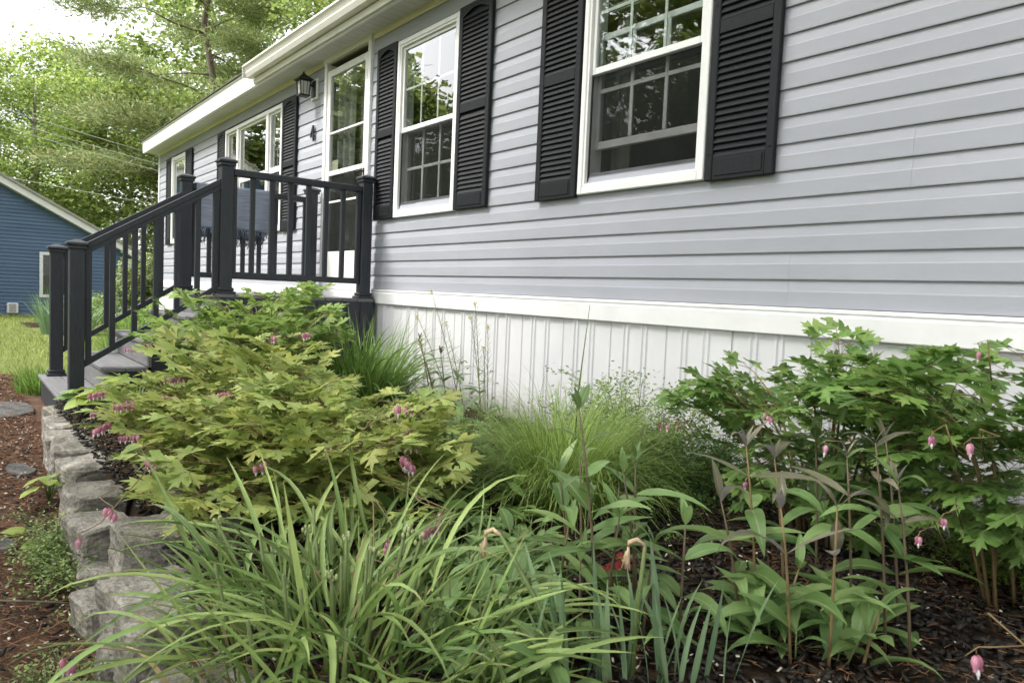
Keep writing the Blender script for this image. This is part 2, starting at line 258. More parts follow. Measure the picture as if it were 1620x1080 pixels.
# ------------------------------------------------------------------ mesh helpers
class MB:
    """collects shapes into one mesh"""
    def __init__(s): s.v = []; s.f = []; s.mi = []; s.uv = []; s.sm = []
    def add(s, vs, fs, mi=0, smooth=False, uvs=None):
        o = len(s.v); s.v += [tuple(v) for v in vs]
        s.uv += uvs if uvs else [(0.0, 0.0)]*len(vs)
        for f in fs: s.f.append(tuple(i+o for i in f)); s.mi.append(mi); s.sm.append(smooth)
    def box(s, x0, x1, y0, y1, z0, z1, mi=0, bev=0.0):
        if x0 > x1: x0, x1 = x1, x0
        if y0 > y1: y0, y1 = y1, y0
        if z0 > z1: z0, z1 = z1, z0
        if bev <= 0:
            s.add([(x0, y0, z0), (x1, y0, z0), (x1, y1, z0), (x0, y1, z0), (x0, y0, z1), (x1, y0, z1), (x1, y1, z1), (x0, y1, z1)],
                  [(0, 3, 2, 1), (4, 5, 6, 7), (0, 1, 5, 4), (1, 2, 6, 5), (2, 3, 7, 6), (3, 0, 4, 7)], mi); return
        bm = bmesh.new(); bmesh.ops.create_cube(bm, size=1)
        for v in bm.verts: v.co = ((x0+x1)/2+v.co.x*(x1-x0), (y0+y1)/2+v.co.y*(y1-y0), (z0+z1)/2+v.co.z*(z1-z0))
        bmesh.ops.bevel(bm, geom=bm.edges[:], offset=bev, segments=1, affect='EDGES', clamp_overlap=True)
        s.bm(bm, mi); bm.free()
    def bm(s, bm, mi=0, smooth=False):
        bm.verts.index_update(); s.add([v.co[:] for v in bm.verts], [[v.index for v in f.verts] for f in bm.faces], mi, smooth)
    def beam(s, p0, p1, wd, ht, mi=0, up=(0, 0, 1)):
        p0 = Vector(p0); p1 = Vector(p1); d = (p1-p0).normalized(); sd = d.cross(Vector(up)).normalized(); u = sd.cross(d)
        c = [(-wd/2, -ht/2), (wd/2, -ht/2), (wd/2, ht/2), (-wd/2, ht/2)]
        vs = [p+sd*a+u*b for p in (p0, p1) for a, b in c]
        s.add(vs, [(3, 2, 1, 0), (4, 5, 6, 7), (0, 1, 5, 4), (1, 2, 6, 5), (2, 3, 7, 6), (3, 0, 4, 7)], mi)
    def prism_x(s, prof, x0, x1, mi=0, cap=True):
        """profile of (y, z) points (open strip or loop when cap) swept along x"""
        n = len(prof); vs = [(x0, a, b) for a, b in prof]+[(x1, a, b) for a, b in prof]
        fs = [(i, i+1, n+i+1, n+i) for i in range(n-1)]
        if cap: fs += [(n-1, 0, n, 2*n-1), tuple(range(n-1, -1, -1)), tuple(range(n, 2*n))]
        s.add(vs, fs, mi)
    def tube(s, pts, rad, sides=5, mi=0, smooth=True):
        pts = [Vector(p) for p in pts]; n = len(pts)
        if not hasattr(rad, '__len__'): rad = [rad]*n
        vs = []; ref = Vector((0.31, 0.17, 0.93)).normalized()
        for i, p in enumerate(pts):
            t = (pts[min(i+1, n-1)]-pts[max(i-1, 0)])
            t = t.normalized() if t.length > 1e-9 else Vector((0, 0, 1))
            a = t.cross(ref); a = a.normalized() if a.length > 1e-4 else t.orthogonal().normalized(); b = t.cross(a)
            for k in range(sides):
                an = 2*PI*k/sides; vs.append(p+(a*math.cos(an)+b*math.sin(an))*rad[i])
        fs = [(i*sides+k, i*sides+(k+1) % sides, (i+1)*sides+(k+1) % sides, (i+1)*sides+k) for i in range(n-1) for k in range(sides)]
        fs += [tuple(range(sides-1, -1, -1)), tuple(range((n-1)*sides, n*sides))]
        s.add(vs, fs, mi, smooth)
    def blob(s, c, r, mi=0, seg=6, ring=4):
        if not hasattr(r, '__len__'): r = (r, r, r)
        vs = [(c[0], c[1], c[2]-r[2])]
        for i in range(1, ring):
            a = -PI/2+PI*i/ring
            for k in range(seg): vs.append((c[0]+r[0]*math.cos(a)*math.cos(2*PI*k/seg), c[1]+r[1]*math.cos(a)*math.sin(2*PI*k/seg), c[2]+r[2]*math.sin(a)))
        vs.append((c[0], c[1], c[2]+r[2])); L = len(vs)-1
        fs = [(0, 1+(k+1) % seg, 1+k) for k in range(seg)]
        for i in range(ring-2): fs += [(1+i*seg+k, 1+i*seg+(k+1) % seg, 1+(i+1)*seg+(k+1) % seg, 1+(i+1)*seg+k) for k in range(seg)]
        fs += [(L, 1+(ring-2)*seg+k, 1+(ring-2)*seg+(k+1) % seg) for k in range(seg)]
        s.add(vs, fs, mi, True)
    def mesh(s, name, mats):
        me = bpy.data.meshes.new(name); me.from_pydata(s.v, [], s.f)
        for m in (mats if isinstance(mats, (list, tuple)) else [mats]): me.materials.append(m)
        me.polygons.foreach_set('material_index', s.mi); me.polygons.foreach_set('use_smooth', s.sm)
        if any(u != (0.0, 0.0) for u in s.uv):
            ul = me.uv_layers.new(name='UVMap'); li = np.zeros(len(me.loops), dtype=np.int32); me.loops.foreach_get('vertex_index', li)
            ul.data.foreach_set('uv', np.array(s.uv, dtype=np.float32)[li].ravel())
        me.update(); return me
    def build(s, name, mats, parent=None, mw=None):
        return link(name, s.mesh(name, mats), parent, mw)

def link(name, me, parent=None, mw=None):
    o = bpy.data.objects.new(name, me); COL.objects.link(o)
    if parent is not None: o.parent = parent
    if mw is not None: o.matrix_basis = mw
    return o

def tag(o, label=None, cat=None, group=None, kind=None):
    if label: o['label'] = label
    if cat: o['category'] = cat
    if group: o['group'] = group
    if kind: o['kind'] = kind
    return o

def thing(name, label, cat, loc=(0, 0, 0), group=None):
    o = bpy.data.objects.new(name, None); COL.objects.link(o); o.location = loc; o.empty_display_size = 0.1
    return tag(o, label, cat, group)

def quads_mesh(name, V, k, mats, mi=None):
    """numpy array V of shape (n, k, 3): n loose k-gons"""
    n = V.shape[0]; me = bpy.data.meshes.new(name)
    me.vertices.add(n*k); me.vertices.foreach_set('co', V.astype(np.float32).ravel())
    me.loops.add(n*k); me.loops.foreach_set('vertex_index', np.arange(n*k, dtype=np.int32))
    me.polygons.add(n); me.polygons.foreach_set('loop_start', np.arange(0, n*k, k, dtype=np.int32))
    for m in (mats if isinstance(mats, (list, tuple)) else [mats]): me.materials.append(m)
    if mi is not None: me.polygons.foreach_set('material_index', mi.astype(np.int32))
    me.update(calc_edges=True); return me

def soup_mesh(name, V, F, mats, mi=None):
    """numpy: V (n, k, 3) copies of a k-vertex piece with the same faces F (list of equal-length tuples)"""
    n, k, _ = V.shape; F = np.array(F, dtype=np.int32); nf, q = F.shape
    me = bpy.data.meshes.new(name); me.vertices.add(n*k); me.vertices.foreach_set('co', V.astype(np.float32).ravel())
    idx = (F[None]+(np.arange(n, dtype=np.int32)*k)[:, None, None]).ravel()
    me.loops.add(idx.size); me.loops.foreach_set('vertex_index', idx)
    me.polygons.add(n*nf); me.polygons.foreach_set('loop_start', np.arange(0, n*nf*q, q, dtype=np.int32))
    for m in (mats if isinstance(mats, (list, tuple)) else [mats]): me.materials.append(m)
    if mi is not None: me.polygons.foreach_set('material_index', np.repeat(mi, nf).astype(np.int32))
    me.update(calc_edges=True); return me

def rnd_frames(n, tilt=1.0, rs=RS):
    """n random orthonormal frames (n,3,3) whose third axis is near +z when tilt is small"""
    nz = np.stack([rs.normal(0, tilt, n), rs.normal(0, tilt, n), np.ones(n)], 1); nz /= np.linalg.norm(nz, axis=1)[:, None]
    a = rs.uniform(0, 2*PI, n); x = np.stack([np.cos(a), np.sin(a), np.zeros(n)], 1)
    x -= (x*nz).sum(1)[:, None]*nz; x /= np.linalg.norm(x, axis=1)[:, None]
    y = np.cross(nz, x)
    return x, y, nz

# ------------------------------------------------------------------ ground
def sheet(name, x0, x1, y0, y1, z, nx, ny, m, amp=0.0, fr=2.0, kind='structure', edge=None):
    mb = MB(); vs = []
    for j in range(ny+1):
        for i in range(nx+1):
            x = x0+(x1-x0)*i/nx; y = y0+(y1-y0)*j/ny
            if edge: x, y = edge(x, y, i, j, nx, ny)
            dz = amp*(math.sin(x*fr+1.3*y*fr)+math.sin(2.3*fr*y-1.1*x*fr+1)+0.6*math.sin(5.1*fr*x+2)*math.sin(4.3*fr*y))/2
            vs.append((x, y, z+dz))
    fs = [(j*(nx+1)+i, j*(nx+1)+i+1, (j+1)*(nx+1)+i+1, (j+1)*(nx+1)+i) for j in range(ny) for i in range(nx)]
    mb.add(vs, fs, 0, True)
    return tag(mb.build(name, m), kind=kind)
ZB = -0.80; ZP = -0.99
sheet('ground', -400, 400, -400, 400, -1.34, 8, 8, M['lawn'])
LAWNZ = lambda x: -1.02-0.0115*max(0, -8-x) if x > -33 else -1.31
lw = sheet('lawn', -60, 12, -30, 12, 0, 90, 50, M['lawn'], 0.012, 0.9)
for v in lw.data.vertices: v.co.z += LAWNZ(v.co.x)-(0.06 if v.co.x > -8 else 0)
sheet('path', -8.8, 4, -4.6, -2.2, ZP, 60, 16, M['path'], 0.012, 2.4, edge=lambda x, y, i, j, nx, ny: (x+(0.25*math.sin(y*5)+0.15*math.sin(y*11) if i == 0 else 0), y))
mbed = sheet('mulch_bed', -5.45, 3, -2.36, 0.02, ZB, 80, 30, M['mulch_soil'], 0.018, 2.7)
for v in mbed.data.vertices:
    if v.co.y < -2.35 or v.co.x < -5.44: v.co.z = -1.03

# ------------------------------------------------------------------ the grey house
house = thing('grey_house', 'long grey vinyl sided house with white windows, black shutters and ribbed white skirting', 'house', (-5.5, 0, 0))
house.location = (0, 0, 0)
XL, XR = -13.62, 2.6
C = 0.1143
def P(name, mb, mats, parent=None): return mb.build(name, mats, parent or house)
# openings on the wall: x0, x1, z0, z1 (outer edge of the frames)
WINS = [(-3.115, -2.245, 0.572, 1.925), (-5.272, -4.395, 0.565, 1.925), (-9.80, -7.79, 0.572, 1.905), (-12.66, -11.80, 0.572, 1.905)]
DOOR = (-6.70, -5.745, -0.005, 2.06)
OPEN = [(a+0.012, b-0.012, c+0.012, d-0.012) for a, b, c, d in WINS]+[(DOOR[0]+0.01, DOOR[1]-0.01, -0.2, DOOR[3]-0.01)]
rj = random.Random(3)
for k in range(19):
    z0 = k*C; z1 = min(z0+C, 2.085)
    if k % 2 == 0: off = rj.uniform(0, 3.6); joints = [XL+off+3.66*i for i in range(6)]
    js = [XL]+[j for j in joints if XL+0.3 < j < XR-0.3]+[XR]
    spans = [(XL, XR)]
    for a, b, c, d in OPEN:
        if c < z0+0.004 and d > z0+0.05:
            spans = [s for (p, q) in spans for s in ([(p, q)] if b <= p or a >= q else [(p, a), (b, q)]) if s[1]-s[0] > 0.01]
    for i in range(len(js)-1):
        o = 0.0007*(i % 2)
        for p, q in spans:
            mb = MB(); p2, q2 = max(p, js[i]), min(q, js[i+1])
            if q2-p2 < 0.005: continue
            h = z1-z0
            prof = [(-0.002, z0+0.001), (-0.0145-o, z0), (-0.0155-o, z0+0.004), (-0.0140-o, z0+0.56*h), (-0.0125-o, z0+0.60*h), (-0.005-o, z1-0.0005), (-0.002, z1-0.0005)]
            mb.prism_x(prof, p2+0.0002, q2-0.0002); P('siding_plank', mb, M['siding'])
# sheathing behind the siding, with holes for the openings
mb = MB(); xs = sorted(set([XL, XR]+[v for o in OPEN for v in o[:2]]))
for a, b in zip(xs[:-1], xs[1:]):
    o = [q for q in OPEN if q[0] <= a+1e-6 and q[1] >= b-1e-6]
    if o:
        mb.box(a, b, 0.002, 0.10, -0.05 if o[0][2] < 0 else -0.05, max(o[0][2], -0.049), 0); mb.box(a, b, 0.002, 0.10, o[0][3], 2.3, 0)
    else: mb.box(a, b, 0.002, 0.10, -0.05, 2.3, 0)
P('wall_frame', mb, M['interior'])
mb = MB(); D = 4.3
mb.box(XL, XR, D, D+0.1, -1.1, 2.3); mb.box(XL, XL+0.08, 0.101, D-0.001, -1.1, 2.3); mb.box(XR-0.08, XR, 0.101, D-0.001, -1.1, 2.3)
mb.box(XL+0.081, XR-0.081, 0.101, D-0.001, -0.06, -0.005); mb.box(XL+0.081, XR-0.081, 0.101, D-0.001, 2.2, 2.25)
mb.box(XL+0.081, XR-0.081, 2.6, 2.7, -0.004, 2.199)
for x in (-3.9, -7.1, -10.6): mb.box(x, x+0.08, 0.102, 2.599, -0.003, 2.198)
P('interior_wall', mb, M['interior'])
mb = MB(); mb.box(XL-0.012, XL+0.055, -0.026, -0.003, -0.01, 2.085); mb.box(XL-0.012, XL+0.002, -0.003, 0.06, -0.01, 2.085); P('corner_trim', mb, M['white'])
# end wall siding (turned away, seen at a slant from the side)
for k in range(19):
    mb = MB(); mb.add([(XL-0.012, 0.06, k*C), (XL-0.012, D, k*C), (XL-0.002, D, (k+1)*C), (XL-0.002, 0.06, (k+1)*C), (XL, 0.06, k*C), (XL, D, k*C)], [(1, 0, 3, 2), (0, 1, 5, 4)]); P('end_plank', mb, M['siding'])
# white band under the siding and ribbed skirting
for a, b in ((XL, -7.06), (-7.057, -3.42), (-3.417, 0.25), (0.253, XR)):
    mb = MB(); dy = 0.0015 if a > -5 else 0
    mb.prism_x([(0.0, -0.003), (-0.030, -0.003), (-0.034, -0.006), (-0.034, -0.018), (-0.026, -0.0205), (-0.026, -0.0245), (-0.033-dy, -0.028), (-0.035-dy, -0.034), (-0.031-dy, -0.116), (-0.028-dy, -0.120), (0.0, -0.120)], a, b)
    P('band_board', mb, M['white'])
x = -2.051
while x > XL: x -= 0.3865
sx = x
while sx < XR:
    mb = MB(); W_ = 0.3865; base = -0.006
    pr = [(0, base), (0.004, base+0.006), (0.010, base)]
    for c in (0.098, 0.128, 0.226, 0.256): pr += [(c-0.009, base), (c-0.003, base-0.008), (c+0.006, base-0.008), (c+0.012, base)]
    pr += [(W_-0.001, base)]
    n = len(pr); jz = rj.uniform(-0.001, 0.001)
    vs = [(sx+a, b+jz, -0.10) for a, b in pr]+[(sx+a, b+jz, -1.12) for a, b in pr]
    mb.add(vs, [(i, n+i, n+i+1, i+1) for i in range(n-1)])
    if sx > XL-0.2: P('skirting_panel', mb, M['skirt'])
    sx += W_
# soffit, trims, fascia, gutter, roof
YF = -0.235; ZS = 2.095
x = XL-0.1
while x < XR:
    mb = MB(); W_ = 0.3; prof = []
    for g in (0.0, 0.1, 0.2): prof += [(g, 0.0), (g+0.004, 0.006), (g+0.010, 0.0)]
    prof += [(W_, 0.0)]; n = len(prof)
    vs = [(x+a, -0.001, ZS+b) for a, b in prof]+[(x+a, YF+0.002, ZS+b+0.004) for a, b in prof]
    mb.add(vs, [(i, n+i, n+i+1, i+1) for i in range(n-1)]); P('soffit_panel', mb, M['soffit']); x += W_
mb = MB(); mb.prism_x([(-0.0, 2.058), (-0.016, 2.058), (-0.024, 2.064), (-0.026, 2.090), (-0.040, 2.0935), (0.0, 2.0935)], XL-0.005, XR); P('soffit_trim', mb, M['cream'])
mb = MB(); mb.prism_x([(YF+0.02, 2.085), (YF, 2.083), (YF-0.012, 2.088), (YF-0.016, 2.255), (YF-0.030, 2.262), (YF-0.030, 2.275), (YF+0.02, 2.275)], XL-0.12, XR); P('fascia', mb, M['white'])
mb = MB(); mb.prism_x([(YF-0.034, 2.150), (YF-0.10, 2.150), (YF-0.118, 2.190), (YF-0.112, 2.206), (YF-0.130, 2.250), (YF-0.142, 2.254), (YF-0.142, 2.270), (YF-0.128, 2.270), (YF-0.034, 2.268)], -8.05, XR)
mb.box(-8.06, -8.051, YF-0.143, YF-0.033, 2.149, 2.271); g = P('gutter', mb, M['gutter'])
mb = MB(); mb.prism_x([(YF-0.018, 2.092), (YF-0.036, 2.092), (YF-0.040, 2.142), (YF-0.018, 2.148)], -8.02, XR); P('gutter_board', mb, M['gutter'])
mb = MB(); hh = 2.15
mb.prism_x([(YF-0.045, 2.279), (YF-0.045, 2.292), (hh, 3.02), (D+0.45, 2.292), (D+0.45, 2.279), (hh, 3.005)], XL-0.2, XR); P('roof', mb, M['shingle'])
mb = MB(); mb.add([(XL-0.05, YF, 2.277), (XL-0.05, D+0.2, 2.277), (XL-0.05, hh, 3.0)], [(0, 1, 2), (2, 1, 0)]); P('gable_end', mb, M['siding'])

# ---- windows
def bar(mb, x0, x1, z0, z1, y0, y1, mi=0, bev=0.002): mb.box(x0, x1, y0, y1, z0, z1, mi, bev)
def ring(mb, x0, x1, z0, z1, w_, y0, y1, mi=0, bev=0.002, wb=None, wt=None):
    wb = wb or w_; wt = wt or w_
    bar(mb, x0, x0+w_, z0, z1, y0, y1, mi, bev); bar(mb, x1-w_, x1, z0, z1, y0, y1, mi, bev)
    bar(mb, x0+w_+0.0005, x1-w_-0.0005, z0, z0+wb, y0+0.001, y1, mi, bev); bar(mb, x0+w_+0.0005, x1-w_-0.0005, z1-wt, z1, y0+0.001, y1, mi, bev)
def pane(x0, x1, z0, z1, y, parent, m='glass', nm='pane'):
    mb = MB(); mb.box(x0, x1, y, y+0.004, z0, z1); return P(nm, mb, M[m], parent)
def curtain(x0, x1, z0, z1, y, parent, m='curtain', fold=0.05):
    mb = MB(); n = max(6, int((x1-x0)/fold)*4); vs = []
    for zz in (z1, z0):
        for i in range(n+1):
            u = i/n; vs.append((x0+(x1-x0)*u, y+0.022*math.sin(u*(x1-x0)/fold*PI)+0.006*math.sin(u*17+zz), zz))
    mb.add(vs, [(i, n+1+i, n+2+i, i+1) for i in range(n)], 0, True); return P('curtain', mb, M[m], parent)
def hung_window(x0, x1, z0, z1, raised=0.0, zrail=1.24, cols=3, rows=2, full_grid=True, lab=None):
    mb = MB()
    ring(mb, x0, x1, z0, z1, 0.036, -0.040, 0.09, 0, 0.004, wb=0.040)
    ring(mb, x0+0.037, x1-0.037, z0+0.041, z1-0.037, 0.016, -0.034, 0.088, 0, 0.002)
    win = P('window', mb, M['white'])
    xi0, xi1, zi0, zi1 = x0+0.054, x1-0.054, z0+0.058, z1-0.054
    # upper sash (outside)
    us = MB(); ring(us, xi0, xi1, zrail-0.022, zi1, 0.024, -0.016, 0.012, 0, 0.003, wb=0.036); P('upper_sash', us, M['white'], win)
    gx0, gx1, gz0, gz1 = xi0+0.025, xi1-0.025, zrail+0.015, zi1-0.025
    pane(gx0, gx1, gz0, gz1, -0.004, win)
    mu = MB()
    for i in range(1, cols): xx = gx0+(gx1-gx0)*i/cols; bar(mu, xx-0.009, xx+0.009, gz0, gz1, 0.002, 0.008, 0, 0.001)
    for i in range(1, rows): zz = gz0+(gz1-gz0)*i/rows; bar(mu, gx0, gx1, zz-0.009, zz+0.009, 0.0025, 0.0075, 0, 0.001)
    P('muntins', mu, M['white'], win)
    # lower sash (inside), raised when the window is open
    lz0, lz1 = zi0+raised, zrail+0.012+raised
    ls = MB(); ring(ls, xi0, xi1, lz0, lz1, 0.024, 0.030, 0.058, 0, 0.003, wb=0.042, wt=0.034); P('lower_sash', ls, M['white'], win)
    hx0, hx1, hz0, hz1 = xi0+0.025, xi1-0.025, lz0+0.043, lz1-0.035
    pane(hx0, hx1, hz0, hz1, 0.040, win)
    mu = MB()
    for i in range(1, cols): xx = hx0+(hx1-hx0)*i/cols; bar(mu, xx-0.011, xx+0.011, hz0, hz1, 0.030, 0.038, 0, 0.001)
    for i in range(1, rows): zz = hz0+(hz1-hz0)*i/rows; bar(mu, hx0, hx1, zz-0.011, zz+0.011, 0.0305, 0.0375, 0, 0.001)
    P('muntins', mu, M['white'], win)
    # insect screen over the lower opening
    sc = MB(); sc.box(xi0, xi1, -0.0095, -0.0085, zi0, zrail-0.024); P('insect_screen', sc, M['screen'], win)
    sf = MB(); ring(sf, xi0-0.001, xi1+0.001, zi0-0.001, zrail-0.0235, 0.010, -0.013, -0.005, 0, 0.001); P('screen_frame', sf, M['black'], win)
    return win, (xi0, xi1, zi0, zi1)
w1, i1 = hung_window(*WINS[0], raised=0.19); w1['label'] = 'window with its lower sash raised'
curtain(i1[0], i1[0]+0.17, i1[2], i1[3]-0.3, 0.16, w1)
for k in range(9):
    zz = i1[3]-0.02-0.034*k; mb = MB(); mb.add([(i1[0]+0.01, 0.085, zz), (i1[1]-0.01, 0.085, zz), (i1[1]-0.01, 0.125, zz+0.014), (i1[0]+0.01, 0.125, zz+0.014), (i1[0]+0.01, 0.085, zz-0.003), (i1[1]-0.01, 0.085, zz-0.003), (i1[1]-0.01, 0.125, zz+0.011), (i1[0]+0.01, 0.125, zz+0.011)], [(0, 1, 2, 3), (7, 6, 5, 4), (4, 5, 1, 0), (3, 2, 6, 7)]); P('blind_slat', mb, M['blind'], w1)
w2, i2 = hung_window(*WINS[1]); curtain(i2[0], i2[0]+0.16, i2[2], 1.2, 0.16, w2)
w4, i4 = hung_window(*WINS[3]); curtain(i4[0], i4[1], i4[2], i4[3], 0.16, w4)
# picture window: wide fixed light between two narrow hung ones
x0, x1, z0, z1 = WINS[2]; mb = MB()
ring(mb, x0, x1, z0, z1, 0.042, -0.042, 0.09, 0, 0.004)
MUL = [(-9.345, -9.275), (-8.285, -8.215)]
for a, b in MUL: bar(mb, a, b, z0+0.043, z1-0.043, -0.040, 0.089, 0, 0.004)
pw = P('window', mb, M['white']); pw['label'] = 'wide picture window in three lights'
for a, b, kind in ((x0+0.043, MUL[0][0]-0.001, 's'), (MUL[0][1]+0.001, MUL[1][0]-0.001, 'c'), (MUL[1][1]+0.001, x1-0.043, 's')):
    s = MB(); za, zb, zr = z0+0.045, z1-0.045, 1.24
    ring(s, a, b, za, zb, 0.022, -0.018, 0.03, 0, 0.003); bar(s, a+0.023, b-0.023, zr-0.03, zr+0.03, -0.017, 0.03, 0, 0.003); P('sash', s, M['white'], pw)
    pane(a+0.023, b-0.023, za+0.023, zr-0.031, 0.0, pw); pane(a+0.023, b-0.023, zr+0.031, zb-0.023, 0.0, pw)
    if kind == 's':
        mu = MB(); mid = (a+b)/2
        for q0, q1 in ((za+0.023, zr-0.031), (zr+0.031, zb-0.023)):
            bar(mu, mid-0.008, mid+0.008, q0, q1, 0.006, 0.012, 0, 0.001); zz = (q0+q1)/2; bar(mu, a+0.023, b-0.023, zz-0.008, zz+0.008, 0.0065, 0.0115, 0, 0.001)
        P('muntins', mu, M['white'], pw)
        s = MB(); s.box(a+0.022, b-0.022, -0.012, -0.011, za+0.022, zr-0.03); P('insect_screen', s, M['screen'], pw)

# ---- shutters with louvers
lz = MB()
_p = [(0.006, -0.015), (-0.004, -0.017), (-0.010, -0.013), (0.004, 0.017), (0.012, 0.015)]
lz.prism_x(_p, -0.5, 0.5)
louver_me = lz.mesh('louver', M['shutter'])
def shutter(x0, x1, z0, z1, single=True):
    mb = MB(); y0, y1 = -0.046, -0.0195; st = 0.042; zm = 1.250
    bar(mb, x0, x0+st, z0, z1, y0, y1, 0, 0.004); bar(mb, x1-st, x1, z0, z1, y0, y1, 0, 0.004)
    a, b = x0+st+0.0005, x1-st-0.0005
    bar(mb, a, b, z0, z0+0.105, y0+0.002, y1, 0, 0.003); bar(mb, a, b, zm-0.030, zm+0.030, y0+0.002, y1, 0, 0.003)
    # arched top rail
    n = 10; vs = []
    for yy in (y0+0.002, y1):
        for i in range(n+1):
            u = i/n; vs += [(a+(b-a)*u, yy, z1), (a+(b-a)*u, yy, z1-0.075+0.04*math.sin(u*PI))]
    m_ = 2*(n+1); fs = []
    for i in range(n):
        j = 2*i; fs += [(j, j+1, j+3, j+2), (m_+j+2, m_+j+3, m_+j+1, m_+j), (j+1, m_+j+1, m_+j+3, j+3), (j, j+2, m_+j+2, m_+j)]
    mb.add(vs, fs)
    # raised bead round the lower panel, plate behind the louvers, fixing pins
    bar(mb, a+0.012, b-0.012, z0+0.020, z0+0.095, y0-0.0015, y0+0.001, 0, 0.001)
    mb.box(a, b, y1-0.003, y1-0.001, z0+0.1055, z1-0.03)
    for px, pz in ((x0+0.02, z0+0.12), (x0+0.02, zm+0.1), (x1-0.02, z0+0.12), (x1-0.02, zm+0.1)): mb.blob((px, y0, pz), (0.006, 0.003, 0.006), 0)
    sh = P('shutter', mb, M['shutter'])
    pitch = 0.0312; zs = []
    z = z0+0.105+0.014
    while z < zm-0.03-0.008: zs.append(z); z += pitch
    z = zm+0.03+0.014
    while z < z1-0.05: zs.append(z); z += pitch
    if single:
        for z in zs: link('louver', louver_me, sh, Matrix.Translation(((a+b)/2, -0.033, z)) @ Matrix.Diagonal((b-a, 1, 1, 1)))
    else:
        mb = MB()
        for z in zs: mb.prism_x([(-0.033+p, z+q) for p, q in _p], a, b)
        P('louvers', mb, M['shutter'], sh)['kind'] = 'stuff'
shutter(-3.485, -3.128, 0.562, 1.935); shutter(-2.233, -1.874, 0.562, 1.935)
shutter(-5.610, -5.282, 0.566, 1.935); shutter(-4.387, -4.000, 0.570, 1.935)
shutter(-7.772, -7.385, 0.566, 1.915); shutter(-10.14, -9.815, 0.566, 1.915, False)
shutter(-12.99, -12.68, 0.566, 1.915, False); shutter(-11.785, -11.42, 0.566, 1.915, False)

# ---- entrance with storm door
a, b, c, d = DOOR; mb = MB()
bar(mb, a, a+0.052, c, d, -0.040, 0.10, 0, 0.004); bar(mb, b-0.052, b, c, d, -0.040, 0.10, 0, 0.004); bar(mb, a-0.01, b+0.01, d+0.0005, d+0.045, -0.046, 0.001, 0, 0.004)
bar(mb, a+0.053, b-0.053, c, c+0.05, -0.035, 0.10, 0, 0.003)
door = P('door', mb, M['doorwhite'])
mb = MB(); a2, b2, zt = a+0.056, b-0.056, 1.985
ring(mb, a2, b2, 0.055, zt, 0.066, -0.028, 0.004, 0, 0.004, wb=0.27, wt=0.060)
bar(mb, a2+0.067, b2-0.067, 1.020, 1.062, -0.026, 0.003, 0, 0.003); bar(mb, a2+0.067, b2-0.067, 1.400, 1.418, -0.024, 0.002, 0, 0.002)
bar(mb, a2+0.067, b2-0.067, 0.772, 0.790, -0.018, 0.000, 0, 0.002)
bar(mb, a2+0.08, b2-0.08, 0.085, 0.29, -0.0305, -0.027, 0, 0.003)
P('storm_door', mb, M['doorwhite'], door)
pane(a2+0.067, b2-0.067, 1.063, zt-0.062, -0.010, door, 'glassdoor'); pane(a2+0.067, b2-0.067, 0.326, 1.019, -0.010, door, 'glassdoor')
mb = MB(); mb.box(a2+0.067, b2-0.067, -0.0145, -0.0135, 0.326, 1.019); P('insect_screen', mb, M['screen'], door)
mb = MB(); bar(mb, b2-0.045, b2-0.020, 0.93, 1.02, -0.034, -0.0285, 0, 0.002); mb.tube([(b2-0.032, -0.032, 0.99), (b2-0.032, -0.07, 0.99), (b2-0.085, -0.075, 0.985)], 0.008, 8); P('handle', mb, M['black'], door)
for zz in (0.3, 1.1, 1.75):
    mb = MB(); mb.box(b2+0.002, b2+0.010, -0.044, -0.030, zz, zz+0.07); P('hinge', mb, M['gutter'], door)
mb = MB(); mb.box(a2+0.075, a2+0.21, 0.002, 0.004, 1.070, 1.165); P('card', mb, M['paper'], door)
mb = MB(); mb.box(a+0.06, b-0.06, 0.075, 0.095, 0.05, 1.97); P('inner_door', mb, M['interior'], door)
curtain(a+0.12, a+0.55, 0.9, 1.92, 0.045, door, 'curtain', 0.06)
# house number
mb = MB(); nx, nz = -6.975, 1.393; yy = -0.034
mb.beam((nx+0.030, yy, nz), (nx+0.030, yy, nz+0.150), 0.012, 0.020, up=(1, 0, 0)); mb.beam((nx-0.042, yy+0.001, nz+0.050), (nx+0.052, yy+0.001, nz+0.050), 0.012, 0.020); mb.beam((nx-0.036, yy-0.001, nz+0.050), (nx+0.026, yy-0.001, nz+0.148), 0.012, 0.022)
mb.tube([(nx+0.03, yy, nz+0.05), (nx+0.03, -0.01, nz+0.05)], 0.005, 6); P('house_number', mb, M['black'])
